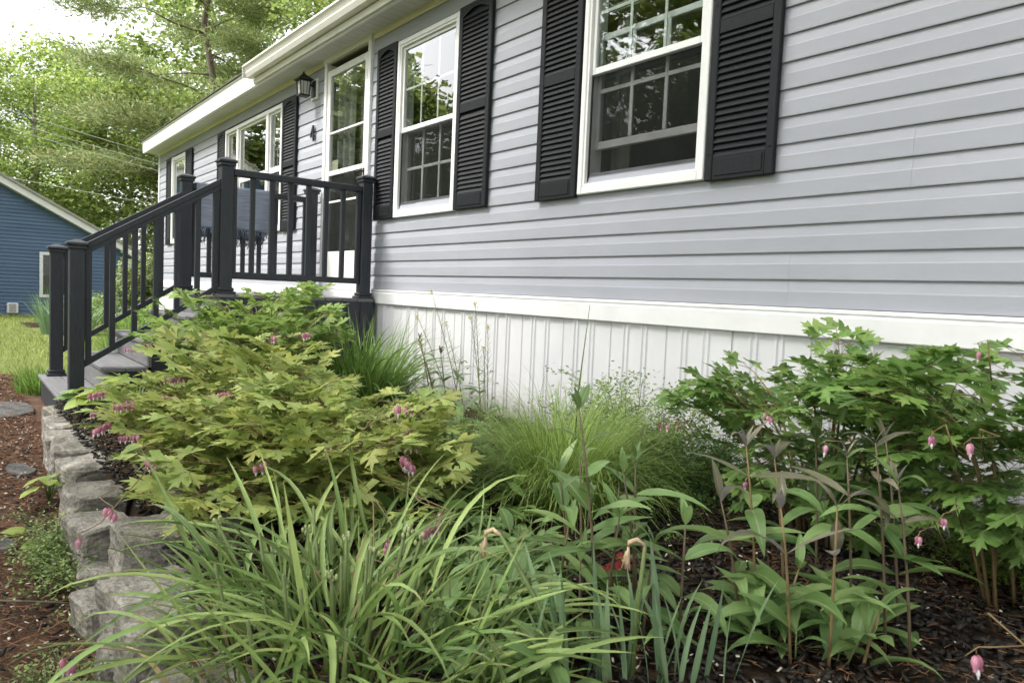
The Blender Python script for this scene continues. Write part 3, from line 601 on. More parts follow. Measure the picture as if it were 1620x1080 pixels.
# wall lantern on its white block
lan = thing('wall_lantern', 'black wall lantern with peaked cap on a white block left of the door', 'lamp', (-6.96, -0.02, 1.885))
lan.scale = (0.76, 0.76, 0.76)
mb = MB(); mb.box(-0.085, 0.085, -0.014, 0.012, -0.13, 0.13, 0, 0.006); mb.build('mounting_block', M['white'], lan)
mb = MB(); mb.box(-0.055, 0.055, -0.032, -0.0145, -0.10, 0.10, 0, 0.005); mb.tube([(0, -0.03, 0.03), (0, -0.075, 0.055), (0, -0.115, 0.05)], 0.010, 8); mb.build('bracket', M['black'], lan)
LX, LY, LZ = 0.0, -0.155, -0.10
mb = MB()
for sx in (-1, 1):
    for sy in (-1, 1): mb.beam((LX+sx*0.052, LY+sy*0.052, LZ), (LX+sx*0.066, LY+sy*0.066, LZ+0.17), 0.012, 0.012, up=(0, 1, 0))
for zz, r_ in ((LZ-0.008, 0.064), (LZ+0.168, 0.078)):
    for s_ in (-1, 1): mb.box(LX-r_, LX+r_, LY+s_*(r_-0.006)-0.006, LY+s_*(r_-0.006)+0.006, zz, zz+0.014); mb.box(LX+s_*(r_-0.006)-0.006, LX+s_*(r_-0.006)+0.006, LY-r_+0.0125, LY+r_-0.0125, zz+0.001, zz+0.013)
mb.box(LX-0.06, LX+0.06, LY-0.06, LY+0.06, LZ-0.014, LZ-0.009)
for s_ in (-1, 1): mb.beam((LX+s_*0.020, LY-0.060, LZ), (LX+s_*0.024, LY-0.068, LZ+0.168), 0.005, 0.005, up=(1, 0, 0)); mb.beam((LX+0.060, LY+s_*0.020, LZ), (LX+0.068, LY+s_*0.024, LZ+0.168), 0.005, 0.005, up=(0, 1, 0))
mb.build('cage', M['black'], lan)
mb = MB(); r1, r2 = 0.046, 0.060
mb.add([(LX-r1, LY-r1, LZ+0.006), (LX+r1, LY-r1, LZ+0.006), (LX+r1, LY+r1, LZ+0.006), (LX-r1, LY+r1, LZ+0.006), (LX-r2, LY-r2, LZ+0.165), (LX+r2, LY-r2, LZ+0.165), (LX+r2, LY+r2, LZ+0.165), (LX-r2, LY+r2, LZ+0.165)], [(0, 1, 5, 4), (1, 2, 6, 5), (2, 3, 7, 6), (3, 0, 4, 7)])
mb.build('lamp_glass', M['lampglass'], lan)
mb = MB(); rr = [(0.096, 0.182), (0.098, 0.190), (0.06, 0.225), (0.022, 0.255), (0.018, 0.265)]
for i in range(len(rr)-1):
    (ra, za), (rb, zb) = rr[i], rr[i+1]
    q = [(LX+sx*ra, LY+sy*ra, LZ+za) for sx, sy in ((-1, -1), (1, -1), (1, 1), (-1, 1))]+[(LX+sx*rb, LY+sy*rb, LZ+zb) for sx, sy in ((-1, -1), (1, -1), (1, 1), (-1, 1))]
    mb.add(q, [(0, 1, 5, 4), (1, 2, 6, 5), (2, 3, 7, 6), (3, 0, 4, 7)])
mb.add([(LX+sx*0.096, LY+sy*0.096, LZ+0.1815) for sx, sy in ((-1, -1), (1, -1), (1, 1), (-1, 1))], [(3, 2, 1, 0)])
mb.blob((LX, LY, LZ+0.278), (0.013, 0.013, 0.020), 0, 8, 6); mb.build('cap', M['black'], lan)

# ------------------------------------------------------------------ porch
porch = thing('entrance_porch', 'charcoal painted porch with railings and steps down to the path', 'porch', (0, 0, 0))
XN, XF = -5.6, -6.74                    # near and far railing lines
YB, YA, YN = -0.115, -1.225, -2.165     # wall posts, landing posts, bottom posts
ZD = -0.085                             # landing floor
TZ = [-0.785, -0.605, -0.43, -0.255]; TY = [-2.275, -2.02, -1.76, -1.49]
PW = 0.088
def post(x, y, zb, zt, collar=True):
    mb = MB(); mb.box(x-PW/2, x+PW/2, y-PW/2, y+PW/2, zb, zt-0.055, 0, 0.004); p = mb.build('post', M['deckpaint'], porch)
    c_ = MB(); c_.box(x-0.056, x+0.056, y-0.056, y+0.056, zt-0.066, zt-0.042, 0, 0.004); c_.box(x-0.064, x+0.064, y-0.064, y+0.064, zt-0.0415, zt-0.022, 0, 0.004)
    h = 0.060; t = 0.012
    q = [(x-h, y-h, zt-0.0215), (x+h, y-h, zt-0.0215), (x+h, y+h, zt-0.0215), (x-h, y+h, zt-0.0215), (x-t, y-t, zt), (x+t, y-t, zt), (x+t, y+t, zt), (x-t, y+t, zt)]
    c_.add(q, [(0, 3, 2, 1), (4, 5, 6, 7), (0, 1, 5, 4), (1, 2, 6, 5), (2, 3, 7, 6), (3, 0, 4, 7)]); c_.build('cap', M['deckpaint'], p)
    if collar:
        b_ = MB(); b_.box(x-0.066, x+0.066, y-0.066, y+0.066, zb, zb+0.022, 0, 0.004); b_.box(x-0.056, x+0.056, y-0.056, y+0.056, zb+0.0225, zb+0.048, 0, 0.006); b_.build('base_trim', M['deckpaint'], p)
for X in (XN, XF):
    post(X, YB, ZD, 0.925); post(X, YA, ZD, 0.905); post(X, YN, TZ[0], 0.24, X == XF)
    # level railing
    mb = MB(); mb.box(X-0.036, X+0.036, YA+PW/2+0.001, YB-PW/2-0.001, 0.776, 0.826, 0, 0.006); mb.build('handrail', M['deckpaint'], porch)
    mb = MB(); mb.box(X-0.022, X+0.022, YA+PW/2+0.001, YB-PW/2-0.001, 0.034, 0.080, 0, 0.004); mb.build('bottom_rail', M['deckpaint'], porch)
    for y in (-1.165, -1.032, -0.888, -0.744, -0.60, -0.456, -0.312, -0.178):
        mb = MB(); mb.box(X-0.017, X+0.017, y-0.017, y+0.017, 0.0805, 0.7755, 0, 0.002); mb.build('baluster', M['deckpaint'], porch)
    # sloping railing
    m_t = (0.755-0.22)/(2.11-1.25)
    ht = lambda y: 0.755+m_t*(y+1.25)
    hb = lambda y: -0.550+m_t*1.03*(y+2.107)
    ya, yb = YN+PW/2+0.001, YA-PW/2-0.001
    def slope_rail(nm, fn, wd, th):
        mb = MB(); vs = [(X+s*wd, y, fn(y)+dz) for y in (ya, yb) for s, dz in ((-1, -th), (1, -th), (1, 0), (-1, 0))]
        mb.add(vs, [(3, 2, 1, 0), (4, 5, 6, 7), (0, 1, 5, 4), (1, 2, 6, 5), (2, 3, 7, 6), (3, 0, 4, 7)]); return mb.build(nm, M['deckpaint'], porch)
    slope_rail('stair_handrail', ht, 0.033, 0.040); slope_rail('stair_subrail', lambda y: ht(y)-0.041, 0.026, 0.035); slope_rail('stair_bottom_rail', hb, 0.022, 0.045)
    for y in (-2.095, -1.955, -1.82, -1.685, -1.55, -1.415, -1.295):
        mb = MB(); w_ = 0.017
        vs = [(X+sx*w_, y+sy*w_, hb(y+sy*w_)+0.0003) for sx, sy in ((-1, -1), (1, -1), (1, 1), (-1, 1))]+[(X+sx*w_, y+sy*w_, ht(y+sy*w_)-0.0765) for sx, sy in ((-1, -1), (1, -1), (1, 1), (-1, 1))]
        mb.add(vs, [(3, 2, 1, 0), (4, 5, 6, 7), (0, 1, 5, 4), (1, 2, 6, 5), (2, 3, 7, 6), (3, 0, 4, 7)]); mb.build('baluster', M['deckpaint'], porch)
# landing boards, treads of two boards, risers, stringers, skirt boards
y = YA-0.075
while y < -0.04:
    mb = MB(); mb.box(XF-0.07, XN+0.07, y, min(y+0.134, -0.036), ZD-0.026, ZD, 0, 0.003); mb.build('deck_board', M['tread'], porch); y += 0.139
for i, (z, yf) in enumerate(zip(TZ, TY)):
    x0, x1 = XF-0.10, XN+0.10
    if i == 0: x0, x1 = XF-0.11, XN+0.115
    for k in range(2):
        mb = MB(); mb.box(x0, x1, yf+k*0.139, yf+k*0.139+0.135, z-0.026, z, 0, 0.004); mb.build('stair_tread', M['tread'], porch)
    mb = MB(); zb = TZ[i-1] if i else ZP-0.03
    mb.box(x0+0.015, x1-0.015, yf+0.018, yf+0.036, zb+(0.0005 if i else 0), z-0.0265); mb.build('stair_riser', M['tread'] if i else M['deckpaint'], porch)
mb = MB(); mb.box(XF-0.06, XN+0.06, YA-0.058, YA-0.04, TZ[3]+0.0005, ZD-0.0265); mb.build('stair_riser', M['tread'], porch)
for X in (XN+0.062, XF-0.062):
    mb = MB()
    for i, (z, yf) in enumerate(zip(TZ, TY)): mb.box(X-0.018, X+0.018, yf+0.037, (TY[i+1] if i < 3 else YA-0.058)+0.0365, ZP-0.05, z-0.0265)
    mb.build('stringer', M['deckpaint'], porch)
    y = YA-0.04
    while y < -0.06:
        mb = MB(); mb.box(X-0.012, X+0.006, y, min(y+0.118, -0.04), -1.0, ZD-0.027, 0, 0.002); mb.build('skirt_board', M['deckpaint'], porch); y += 0.122

# woven blanket over the far railing
bl = thing('fringed_blanket', 'pale blue woven blanket with a fringe hanging over the far porch railing', 'blanket', (XF, -0.8, 0.83))
def drape(y0, y1, xs_top, z_bot, side, ph):
    vs = []; nu, nv = 26, 14
    for j in range(nv+1):
        for i in range(nu+1):
            u = i/nu; v = j/nv; y = y0+(y1-y0)*u
            bulge = 0.010*math.sin(u*9+ph)+0.007*math.sin(u*21+2*ph+v*3)
            x = side*(0.043+0.012*v+bulge*(0.3+v)); z = (0.836-0.83)-(0.836-z_bot)*v-0.006*math.sin(u*7+ph)*v
            vs.append((x, y+0.02*math.sin(v*3+ph)*v+0.8, z))
    fs = [(j*(nu+1)+i, j*(nu+1)+i+1, (j+1)*(nu+1)+i+1, (j+1)*(nu+1)+i) for j in range(nv) for i in range(nu)]
    return vs, fs
mb = MB(); v1, q1 = drape(-1.155, -0.52, 0, 0.465, 1, 0.4); mb.add(v1, q1, 0, True)
v2, q2 = drape(-1.155, -0.52, 0, 0.39, -1, 2.1); mb.add(v2, [f[::-1] for f in q2], 0, True)
n_ = 27; top = [v1[i] for i in range(n_)]+[(0, v1[i][1], 0.012) for i in range(n_)]+[v2[i] for i in range(n_)]
mb.add(top, [(i, i+1, n_+i+1, n_+i) for i in range(n_-1)]+[(n_+i, n_+i+1, 2*n_+i+1, 2*n_+i) for i in range(n_-1)], 0, True)
o = mb.build('cloth', M['blanket'], bl); sm = o.modifiers.new('thickness', 'SOLIDIFY'); sm.thickness = 0.006
mb = MB(); rf = random.Random(5)
for v_, side in ((v1, 1), (v2, -1)):
    row = v_[-27:]
    for i in range(26):
        for k in range(3):
            t = (i+k/3); a_ = Vector(row[int(t)]).lerp(Vector(row[min(26, int(t)+1)]), t-int(t)); L = rf.uniform(0.05, 0.085)
            mb.tube([a_, a_+Vector((rf.uniform(-.008, .008), rf.uniform(-.012, .012), -L*0.5)), a_+Vector((rf.uniform(-.012, .012), rf.uniform(-.02, .02), -L))], [0.004, 0.0035, 0.002], 4, 0 if rf.random() < 0.6 else 1)
mb.build('fringe', [M['blanket'], M['blanketdark']], bl)['kind'] = 'stuff'

# ------------------------------------------------------------------ the blue house beyond the lawn
bh = thing('blue_house', 'small blue sided house with a white gable edge beyond the lawn', 'house', (0, 0, 0))
BX = -26.0; c0 = 0.105
s26 = 26/22.0
rk = lambda y: 2.52-0.551*(y+1.62)          # height of the gable slope at y
YE = 1.75
for k in range(46):
    z0 = -1.18+k*c0; z1 = z0+c0
    ymax = YE if rk(YE) > z1 else -1.62+(2.52-z1)/0.551
    ymin = -9.0
    # apex of the gable at y = -4.6
    zap = rk(-4.6)
    if z1 > zap: break
    ymin = max(-9.2, -9.2-(ymax-(-4.6))+4.6) if False else -4.6-(ymax+4.6)
    mb = MB(); mb.add([(BX+0.034, ymin, z0), (BX+0.034, ymax, z0), (BX+0.006, ymax, z1), (BX+0.006, ymin, z1), (BX, ymin, z0), (BX, ymax, z0)], [(0, 1, 2, 3), (1, 0, 4, 5)]); mb.build('siding_plank', M['bluesiding'], bh)
mb = MB(); mb.add([(BX, -10.8, -1.2), (BX, YE, -1.2), (BX, YE, rk(YE)), (BX, -4.6, rk(-4.6)), (BX, -10.8, rk(YE))], [(0, 1, 2, 3, 4)]); mb.box(BX-9, BX-0.01, YE-0.1, YE, -1.2, rk(YE)); mb.build('wall', M['bluesiding'], bh)
mb = MB(); mb.box(BX-9, BX+0.03, -10.8, YE+0.01, -1.4, -1.185); mb.build('foundation', M['concrete'], bh)
for sgn in (1, -1):
    ye = YE+0.55; f_ = lambda y: (y if sgn > 0 else -9.2-y)
    mb = MB(); y0_, y1_ = -4.6, ye; d_ = 0.20
    vs = [(BX+dx, f_(yy), rk(yy)+dz) for dx in (-0.1, 0.30) for yy in (y0_, y1_) for dz in (0.02, 0.02+d_)]
    F_ = [(4, 6, 7, 5), (0, 1, 3, 2), (1, 5, 7, 3), (0, 2, 6, 4), (2, 3, 7, 6), (0, 4, 5, 1)]
    mb.add(vs, F_ if sgn > 0 else [q[::-1] for q in F_]); mb.build('rake_board', M['white'], bh)
    mb = MB(); vs = [(xx, f_(yy), rk(yy)+dz) for xx in (BX-9, BX+0.38) for yy in (y0_, ye+0.06) for dz in (0.225, 0.30)]
    mb.add(vs, F_ if sgn > 0 else [q[::-1] for q in F_]); mb.build('roof', M['concrete'], bh)
mb = MB(); mb.box(BX+0.036, BX+0.06, YE-0.12, YE+0.02, -1.17, rk(YE)-0.05); mb.box(BX-0.1, BX+0.0235, YE+0.001, YE+0.021, -1.17, rk(YE)-0.05); mb.build('corner_board', M['white'], bh)
wy0, wy1, wz0, wz1 = -0.70, 0.12, -0.68, 0.67
mb = MB()
for (ya_, yb_, za_, zb_) in ((wy0, wy0+0.09, wz0, wz1), (wy1-0.09, wy1, wz0, wz1), (wy0+0.0905, wy1-0.0905, wz0, wz0+0.09), (wy0+0.0905, wy1-0.0905, wz1-0.09, wz1)): mb.box(BX+0.036, BX+0.08, ya_, yb_, za_, zb_, 0, 0.004)
wf = mb.build('window', M['white'], bh)
mb = MB(); mb.box(BX+0.044, BX+0.05, wy0+0.09, wy1-0.09, wz0+0.09, wz1-0.09); mb.build('pane', M['glass'], wf)
for k in range(9):
    mb = MB(); yy = wy0+0.10+k*0.075; mb.box(BX+0.0375, BX+0.0395, yy, yy+0.062, wz0+0.1, wz1-0.1); mb.build('blind_slat', M['interior'], wf)
mb = MB(); mb.box(BX+0.036, BX+0.16, -1.50, -1.22, -1.16, -0.86, 0, 0.02); q = mb.build('vent_box', M['white'], bh)
mb = MB()
for k in range(5): mb.box(BX+0.161, BX+0.167, -1.45, -1.28, -1.12+k*0.05, -1.09+k*0.05)
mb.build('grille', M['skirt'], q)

# ------------------------------------------------------------------ stone edging: each stone an object
wall = thing('stone_edging', 'low dry laid edging of rough grey granite blocks between path and bed', 'stone wall', (0, 0, 0))
from mathutils import noise
def stone(cx, cy, zt, lx, ly, h, rz=0.0, seed=0, tilt=0.0, rough=1.0, parent=None, name='stone', m='stone'):
    """split granite block: hull of jittered corners, chipped along its edges, with a rough face"""
    rs = random.Random(seed*7+1); bm = bmesh.new()
    for sx in (-1, 1):
        for sy in (-1, 1):
            for sz in (-1, 1):
                j = lambda a: rs.uniform(0.72, 1.0)*a
                if rs.random() < 0.35:      # a corner knocked off: three points instead of one
                    k = rs.uniform(.45, .75)
                    for q in ((k, 1, 1), (1, k, 1), (1, 1, k)): bm.verts.new((sx*lx/2*q[0]*rs.uniform(.88, 1), sy*ly/2*q[1]*rs.uniform(.88, 1), sz*h/2*q[2]*rs.uniform(.9, 1)))
                else: bm.verts.new((sx*lx/2*rs.uniform(.80, 1.03), sy*ly/2*rs.uniform(.80, 1.03), sz*h/2*rs.uniform(.86, 1.03)))
    ret = bmesh.ops.convex_hull(bm, input=bm.verts[:]); bmesh.ops.delete(bm, geom=[g for g in ret['geom_interior'] if isinstance(g, bmesh.types.BMVert)], context='VERTS')
    bmesh.ops.dissolve_limit(bm, angle_limit=0.12, verts=bm.verts[:], edges=bm.edges[:])
    bmesh.ops.bevel(bm, geom=bm.edges[:], offset=0.010, segments=1, affect='EDGES', clamp_overlap=True)
    bmesh.ops.triangulate(bm, faces=bm.faces[:])
    for it in range(4):
        ed = [e for e in bm.edges if e.calc_length() > 0.034]
        if not ed: break
        bmesh.ops.subdivide_edges(bm, edges=ed, cuts=1); bmesh.ops.triangulate(bm, faces=[f for f in bm.faces if len(f.verts) > 3])
    for v in bm.verts:
        p = v.co.copy(); q = p*11+Vector((seed*3.7, seed*1.3, 0)); lay = Vector((p.x*8, p.y*8, p.z*45+seed))
        v.co = p+(noise.noise_vector(q)*0.007+noise.noise_vector(q*2.9)*0.0045+noise.noise_vector(lay)*0.0035)*rough
    mb = MB(); mb.bm(bm); bm.free()
    return mb.build(name, M[m], wall if parent is None else parent, Matrix.Translation((cx, cy, zt-h/2)) @ Euler((tilt, rs.uniform(-.06, .06), rz)).to_matrix().to_4x4())
#        x      y     top    along  depth  height rot
for i, a in enumerate([
    (-5.02, -2.34, -0.83, 0.30, 0.13, 0.20, 0.0), (-5.36, -2.26, -0.82, 0.22, 0.20, 0.20, 0.1),
    (-4.66, -2.33, -0.815, 0.17, 0.24, 0.20, 0.10), (-4.38, -2.335, -0.800, 0.27, 0.26, 0.22, 0.0), (-3.98, -2.36, -0.795, 0.33, 0.22, 0.24, -0.05),
    (-3.62, -2.36, -0.790, 0.30, 0.25, 0.23, 0.06), (-3.10, -2.40, -0.790, 0.28, 0.24, 0.22, 0.03),
    (-2.72, -2.42, -0.785, 0.30, 0.22, 0.27, 0.10), (-2.42, -2.36, -0.765, 0.25, 0.27, 0.25, -0.08), (-2.12, -2.385, -0.785, 0.24, 0.27, 0.19, 0.05),
    (-1.83, -2.42, -0.80, 0.26, 0.24, 0.20, 0.0), (-1.52, -2.43, -0.80, 0.28, 0.25, 0.22, 0.1), (-1.20, -2.45, -0.80, 0.27, 0.22, 0.22, -0.1), (-0.90, -2.45, -0.80, 0.28, 0.25, 0.22, 0.05), (-0.58, -2.46, -0.80, 0.29, 0.23, 0.22, 0.0), (-0.25, -2.46, -0.80, 0.30, 0.24, 0.22, 0.0),
    (-2.95, -2.45, -0.875, 0.20, 0.16, 0.20, 0.2), (-2.56, -2.475, -0.885, 0.20, 0.15, 0.20, -0.1), (-2.26, -2.475, -0.89, 0.22, 0.14, 0.18, 0.1), (-1.97, -2.50, -0.90, 0.20, 0.14, 0.16, 0.0), (-1.70, -2.52, -0.90, 0.2, 0.13, 0.15, 0.2),
    (-5.05, -2.18, -0.800, 0.17, 0.36, 0.18, 0.05), (-4.84, -2.16, -0.805, 0.20, 0.34, 0.18, -0.04), (-4.58, -2.10, -0.81, 0.24, 0.20, 0.16, 0.08), (-4.30, -2.10, -0.815, 0.24, 0.20, 0.16, -0.1)]):
    stone(a[0]+0.03*math.sin(i*2.3), a[1]+0.02*math.sin(i*4.1), a[2]+0.012*math.sin(i*3.3), a[3]*(0.93+0.06*math.sin(i*1.7)), a[4]*0.86, a[5], a[6]*1.6, seed=i+1, tilt=0.06*math.sin(i*2.9))
# small flat stones lying on the bed behind the edging
for i, (x, y, s_) in enumerate([(-3.3, -2.15, .17), (-3.05, -2.20, .13), (-2.85, -2.13, .15), (-2.95, -2.02, .12), (-2.6, -2.19, .15), (-2.42, -2.10, .13), (-3.25, -2.0, .12), (-2.25, -2.17, .14)]):
    stone(x, y, -0.778+0.008*(i % 3), s_*1.25, s_, 0.05, i*1.1, 40+i, 0.04, 0.5)
# flat slabs let into the path
for i, (x, y, a, b, lab) in enumerate([(-6.35, -2.50, 0.85, 0.34, 'broad dark flat stone in the path at the foot of the porch steps'), (-4.35, -2.55, 0.30, 0.12, 'little dark flat stone in the path beside the first edging block'), (-3.2, -2.70, 0.26, 0.09, 'dark flat stone half buried in the middle of the red needle path')]):
    rs = random.Random(90+i); n = 11; mb = MB()
    rr = [rs.uniform(0.82, 1.08) for _ in range(n)]
    pt = [(a/2*rr[k]*math.cos(2*PI*k/n), b/2*rr[k]*math.sin(2*PI*k/n)) for k in range(n)]
    vs = [(p[0], p[1], 0) for p in pt]+[(p[0]*.96, p[1]*.96, 0.016+rs.uniform(-.002, .002)) for p in pt]+[(p[0]*1.01, p[1]*1.01, -0.05) for p in pt]
    mb.add(vs, [tuple(range(n, 2*n))]+[(k, (k+1) % n, n+(k+1) % n, n+k) for k in range(n)]+[(2*n+k, 2*n+(k+1) % n, (k+1) % n, k) for k in range(n)])
    o = mb.build('paving_slab', M['slate']); o.location = (x, y, ZP+0.004); o.rotation_euler.z = 0.2*i; tag(o, lab, 'paving slab', 'flat stones in the path')

# ------------------------------------------------------------------ mulch chips, needles and fallen petals
BOXF = [(0, 3, 2, 1), (4, 5, 6, 7), (0, 1, 5, 4), (1, 2, 6, 5), (2, 3, 7, 6), (3, 0, 4, 7)]
BOXV = np.array([(-.5, -.5, -.5), (.5, -.5, -.5), (.5, .5, -.5), (-.5, .5, -.5), (-.5, -.5, .5), (.5, -.5, .5), (.5, .5, .5), (-.5, .5, .5)])
def scatter_boxes(name, xy, z, L, Wd, T, tilt, mats, mi=None):
    n = len(xy); X, Y, Z = rnd_frames(n, tilt); S = BOXV[None]*np.stack([L, Wd, T], 1)[:, None, :]
    S = S*(1+RS.uniform(-.25, .25, S.shape)); Cc = np.concatenate([xy, z[:, None]], 1)
    V = S[..., 0:1]*X[:, None]+S[..., 1:2]*Y[:, None]+S[..., 2:3]*Z[:, None]+Cc[:, None]
    return tag(link(name, soup_mesh(name, V, BOXF, mats, mi)), kind='stuff')
def near_xy(n, x0, x1, y0, y1, pw=1.0):
    u = RS.uniform(0, 1, n)**pw
    return np.stack([x1-(x1-x0)*u, RS.uniform(y0, y1, n)], 1)
n = 30000; xy = near_xy(n, -5.3, 0.4, -2.33, -0.03, 1.25)
o = scatter_boxes('mulch_chips', xy, ZB+0.012+RS.uniform(-.006, .02, n), RS.uniform(.008, .034, n), RS.uniform(.005, .013, n), RS.uniform(.003, .008, n), 0.4, M['chip']); tag(o, 'black shredded bark mulch covering the flower bed', 'mulch')
n = 24000; xy = near_xy(n, -4.5, 0.4, -2.30, -0.03, 1.1); cl = np.sin(xy[:, 0]*7+1)*np.sin(xy[:, 1]*9) + RS.normal(0, .5, n) > -0.1; xy = xy[cl]; n = len(xy)
o = scatter_boxes('dry_needles', xy, ZB+0.026+RS.uniform(0, .014, n), RS.uniform(.008, .036, n), np.full(n, .0015), np.full(n, .0012), 0.2, M['needle']); tag(o, 'rust brown pine needles lying on the black mulch', 'pine needles')
n = 1500; xy = near_xy(n, -4.5, 0.4, -2.35, -0.03, 1.1)
o = scatter_boxes('fallen_petals', xy, ZB+0.030+RS.uniform(0, .012, n), RS.uniform(.004, .012, n), RS.uniform(.003, .006, n), np.full(n, .0015), 0.5, M['flake']); tag(o, 'pale dry petals and flakes scattered on the mulch', 'fallen petals')
n = 46000; xy = near_xy(n, -8.6, 0.2, -4.55, -2.36, 0.9)
o = scatter_boxes('path_needles', xy, ZP+0.010+RS.uniform(-.004, .010, n), RS.uniform(.02, .07, n), np.full(n, .0022), np.full(n, .0016), 0.15, M['needle2']); tag(o, 'reddish pine needles matted over the path', 'pine needles')
n = 5200; xy = near_xy(n, -8.6, 0.2, -4.5, -2.40, 1.0)
o = scatter_boxes('path_flakes', xy, ZP+0.016+RS.uniform(0, .006, n), RS.uniform(.004, .015, n), RS.uniform(.003, .007, n), np.full(n, .002), 0.22, M['flake']); tag(o, 'pale wood flakes scattered over the needle path', 'wood flakes')
n = 5600; xy = near_xy(n, -8.6, 0.2, -4.5, -2.40, 1.0)
o = scatter_boxes('path_chips', xy, ZP+0.010+RS.uniform(0, .006, n), RS.uniform(.008, .030, n), RS.uniform(.005, .012, n), np.full(n, .005), 0.3, M['chip']); tag(o, 'dark bark crumbs scattered over the needle path', 'bark crumbs')
for i, (x, y, L, a, lab) in enumerate([(-2.9, -2.72, 0.45, 0.1, 'thin dry twig lying across the needle path by the leafy weeds'), (-2.55, -2.66, 0.38, 0.9, 'thin dry twig lying on the path near the lowest edging stones')]):
    mb = MB(); rs = random.Random(i); d = Vector((math.cos(a), math.sin(a), 0)); mb.tube([d*(t*L)+Vector((rs.uniform(-.01, .01), rs.uniform(-.01, .01), 0.004)) for t in (-.5, -.2, .1, .3, .5)], [.004, .0038, .003, .0025, .0015], 5)
    o = mb.build('twig', M['bark']); o.location = (x, y, ZP+0.02); tag(o, lab, 'twig')

# ------------------------------------------------------------------ leaf shapes
def blade(name, m, segs=8, width=1.0, bend=1.0, fold=0.25, tipw=0.0, twist=0.0, side=0.0, kink=None):
    """strap leaf of unit length, arching over from +z towards +y; width in leaf lengths"""
    mb = MB(); vs = []; uv = []; p = Vector((0, 0, 0)); a = 0.0
    for i in range(segs+1):
        t = i/segs; wd = width*(0.55+0.45*min(1, t*4))*(1-max(0, (t-0.35)/0.65)**1.9)
        if i == segs: wd = width*tipw
        d = Vector((math.sin(side*t), math.sin(a), math.cos(a))); nrm = Vector((0, math.cos(a), -math.sin(a)))
        sd = Vector((math.cos(twist*t), math.sin(twist*t)*math.cos(a), -math.sin(twist*t)*math.sin(a)))
        vs += [p-sd*wd/2-nrm*wd*fold, p, p+sd*wd/2-nrm*wd*fold]; uv += [(0.0, t), (0.5, t), (1.0, t)]
        p = p+d*(1/segs); a += bend/segs*(0.35+1.3*t)
        if kink and abs(t-kink[0]) < 0.5/segs: a += kink[1]
    fs = []
    for i in range(segs):
        j = 3*i; fs += [(j, j+1, j+4, j+3), (j+1, j+2, j+5, j+4)]
    mb.add(vs, fs, 0, True, uv); return mb.mesh(name, m)

def lance(name, m, width=0.22, droop=0.8, fold=0.15, segs=7, wave=0.0, pw=0.75):
    """lance shaped leaf of unit length growing along +y, drooping to -z"""
    mb = MB(); vs = []; uv = []; p = Vector((0, 0, 0)); a = 0.0
    for i in range(segs+1):
        t = i/segs; wd = width*(math.sin(PI*min(1, t**pw*1.0)) if 0 < t < 1 else 0.04)+0.012*(1-t)
        d = Vector((0, math.cos(a), math.sin(a))); nr = Vector((0, -math.sin(a), math.cos(a)))
        w_ = wave*math.sin(t*9)*wd
        vs += [p+Vector((-wd/2, 0, 0))+nr*(wd*fold+w_), p, p+Vector((wd/2, 0, 0))+nr*(wd*fold-w_)]; uv += [(0.0, t), (0.5, t), (1.0, t)]
        p = p+d/segs; a -= droop/segs*(0.4+1.2*t)
    fs = []
    for i in range(segs):
        j = 3*i; fs += [(j, j+1, j+4, j+3), (j+1, j+2, j+5, j+4)]
    mb.add(vs, fs, 0, True, uv); return mb.mesh(name, m)

def heart(name, m, width=0.85, droop=0.5):
    mb = MB(); out = [(0, 0.10), (0.16, -0.02), (0.34, 0.02), (0.45, 0.2), (0.46, 0.42), (0.36, 0.66), (0.18, 0.86), (0, 1.0)]
    vs = []; uv = []; n = len(out)
    for sx in (-1, 0, 1):
        for (x, y) in out:
            r_ = abs(sx)*x; vs.append((sx*x*width, y, 0.16*r_*(1-y)-droop*0.5*y*y+0.02*math.sin(y*12+sx)*r_*4)); uv.append((0.5+0.5*sx*x, y))
    fs = [(i, n+i, n+i+1, i+1) for i in range(n-1)]+[(n+i, 2*n+i, 2*n+i+1, n+i+1) for i in range(n-1)]
    mb.add(vs, [f[::-1] for f in fs], 0, True, uv); return mb.mesh(name, m)

LOBED = [(0.06, 0.14), (0.20, 0.30), (0.45, 0.48), (0.42, 0.72), (0.21, 0.61), (0.10, 0.56), (0.23, 0.87), (0.07, 0.83)]
def leaflet(mb, base, ang, L, zt=0.0, wd=1.0, rs=random, roll=0.0):
    """three lobed leaflet with toothed lobes, folded along its midrib"""
    ca, sa = math.cos(ang), math.sin(ang); fold = rs.uniform(0.08, 0.34); cup = rs.uniform(-0.34, 0.06); curl = rs.uniform(-.25, .10)
    def T(x, y, z):
        X = x*ca+y*sa; Y = -x*sa+y*ca
        return (base[0]+X*L, base[1]+Y*L, base[2]+z*L+zt*L*y)
    vs = []; uv = []
    for y in (0.0, 0.34, 0.60, 1.10*rs.uniform(.9, 1.08)): vs.append(T(0, y, cup*y*y)); uv.append((0.5, y))
    for s in (-1, 1):
        for (x, y) in LOBED:
            x *= wd*rs.uniform(.86, 1.14); y2 = y*rs.uniform(.93, 1.07); vs.append(T(s*x, y2, fold*x+cup*y*y+roll*s*x+curl*x*x*2)); uv.append((0.5+s*x*0.9, y))
    fs = []
    for o, fl in ((3, False), (11, True)):
        k = lambda q: o+q
        q = [(0, 1, k(1)), (1, k(2), k(1)), (1, k(5), k(2)), (k(5), k(3), k(2)), (k(5), k(4), k(3)), (1, k(6), k(5)), (1, 2, k(6)), (2, k(7), k(6)), (2, k(8), k(7)), (2, 3, k(8))]
        fs += [t if not fl else t[::-1] for t in q]
    mb.add(vs, fs, 0, True, uv)

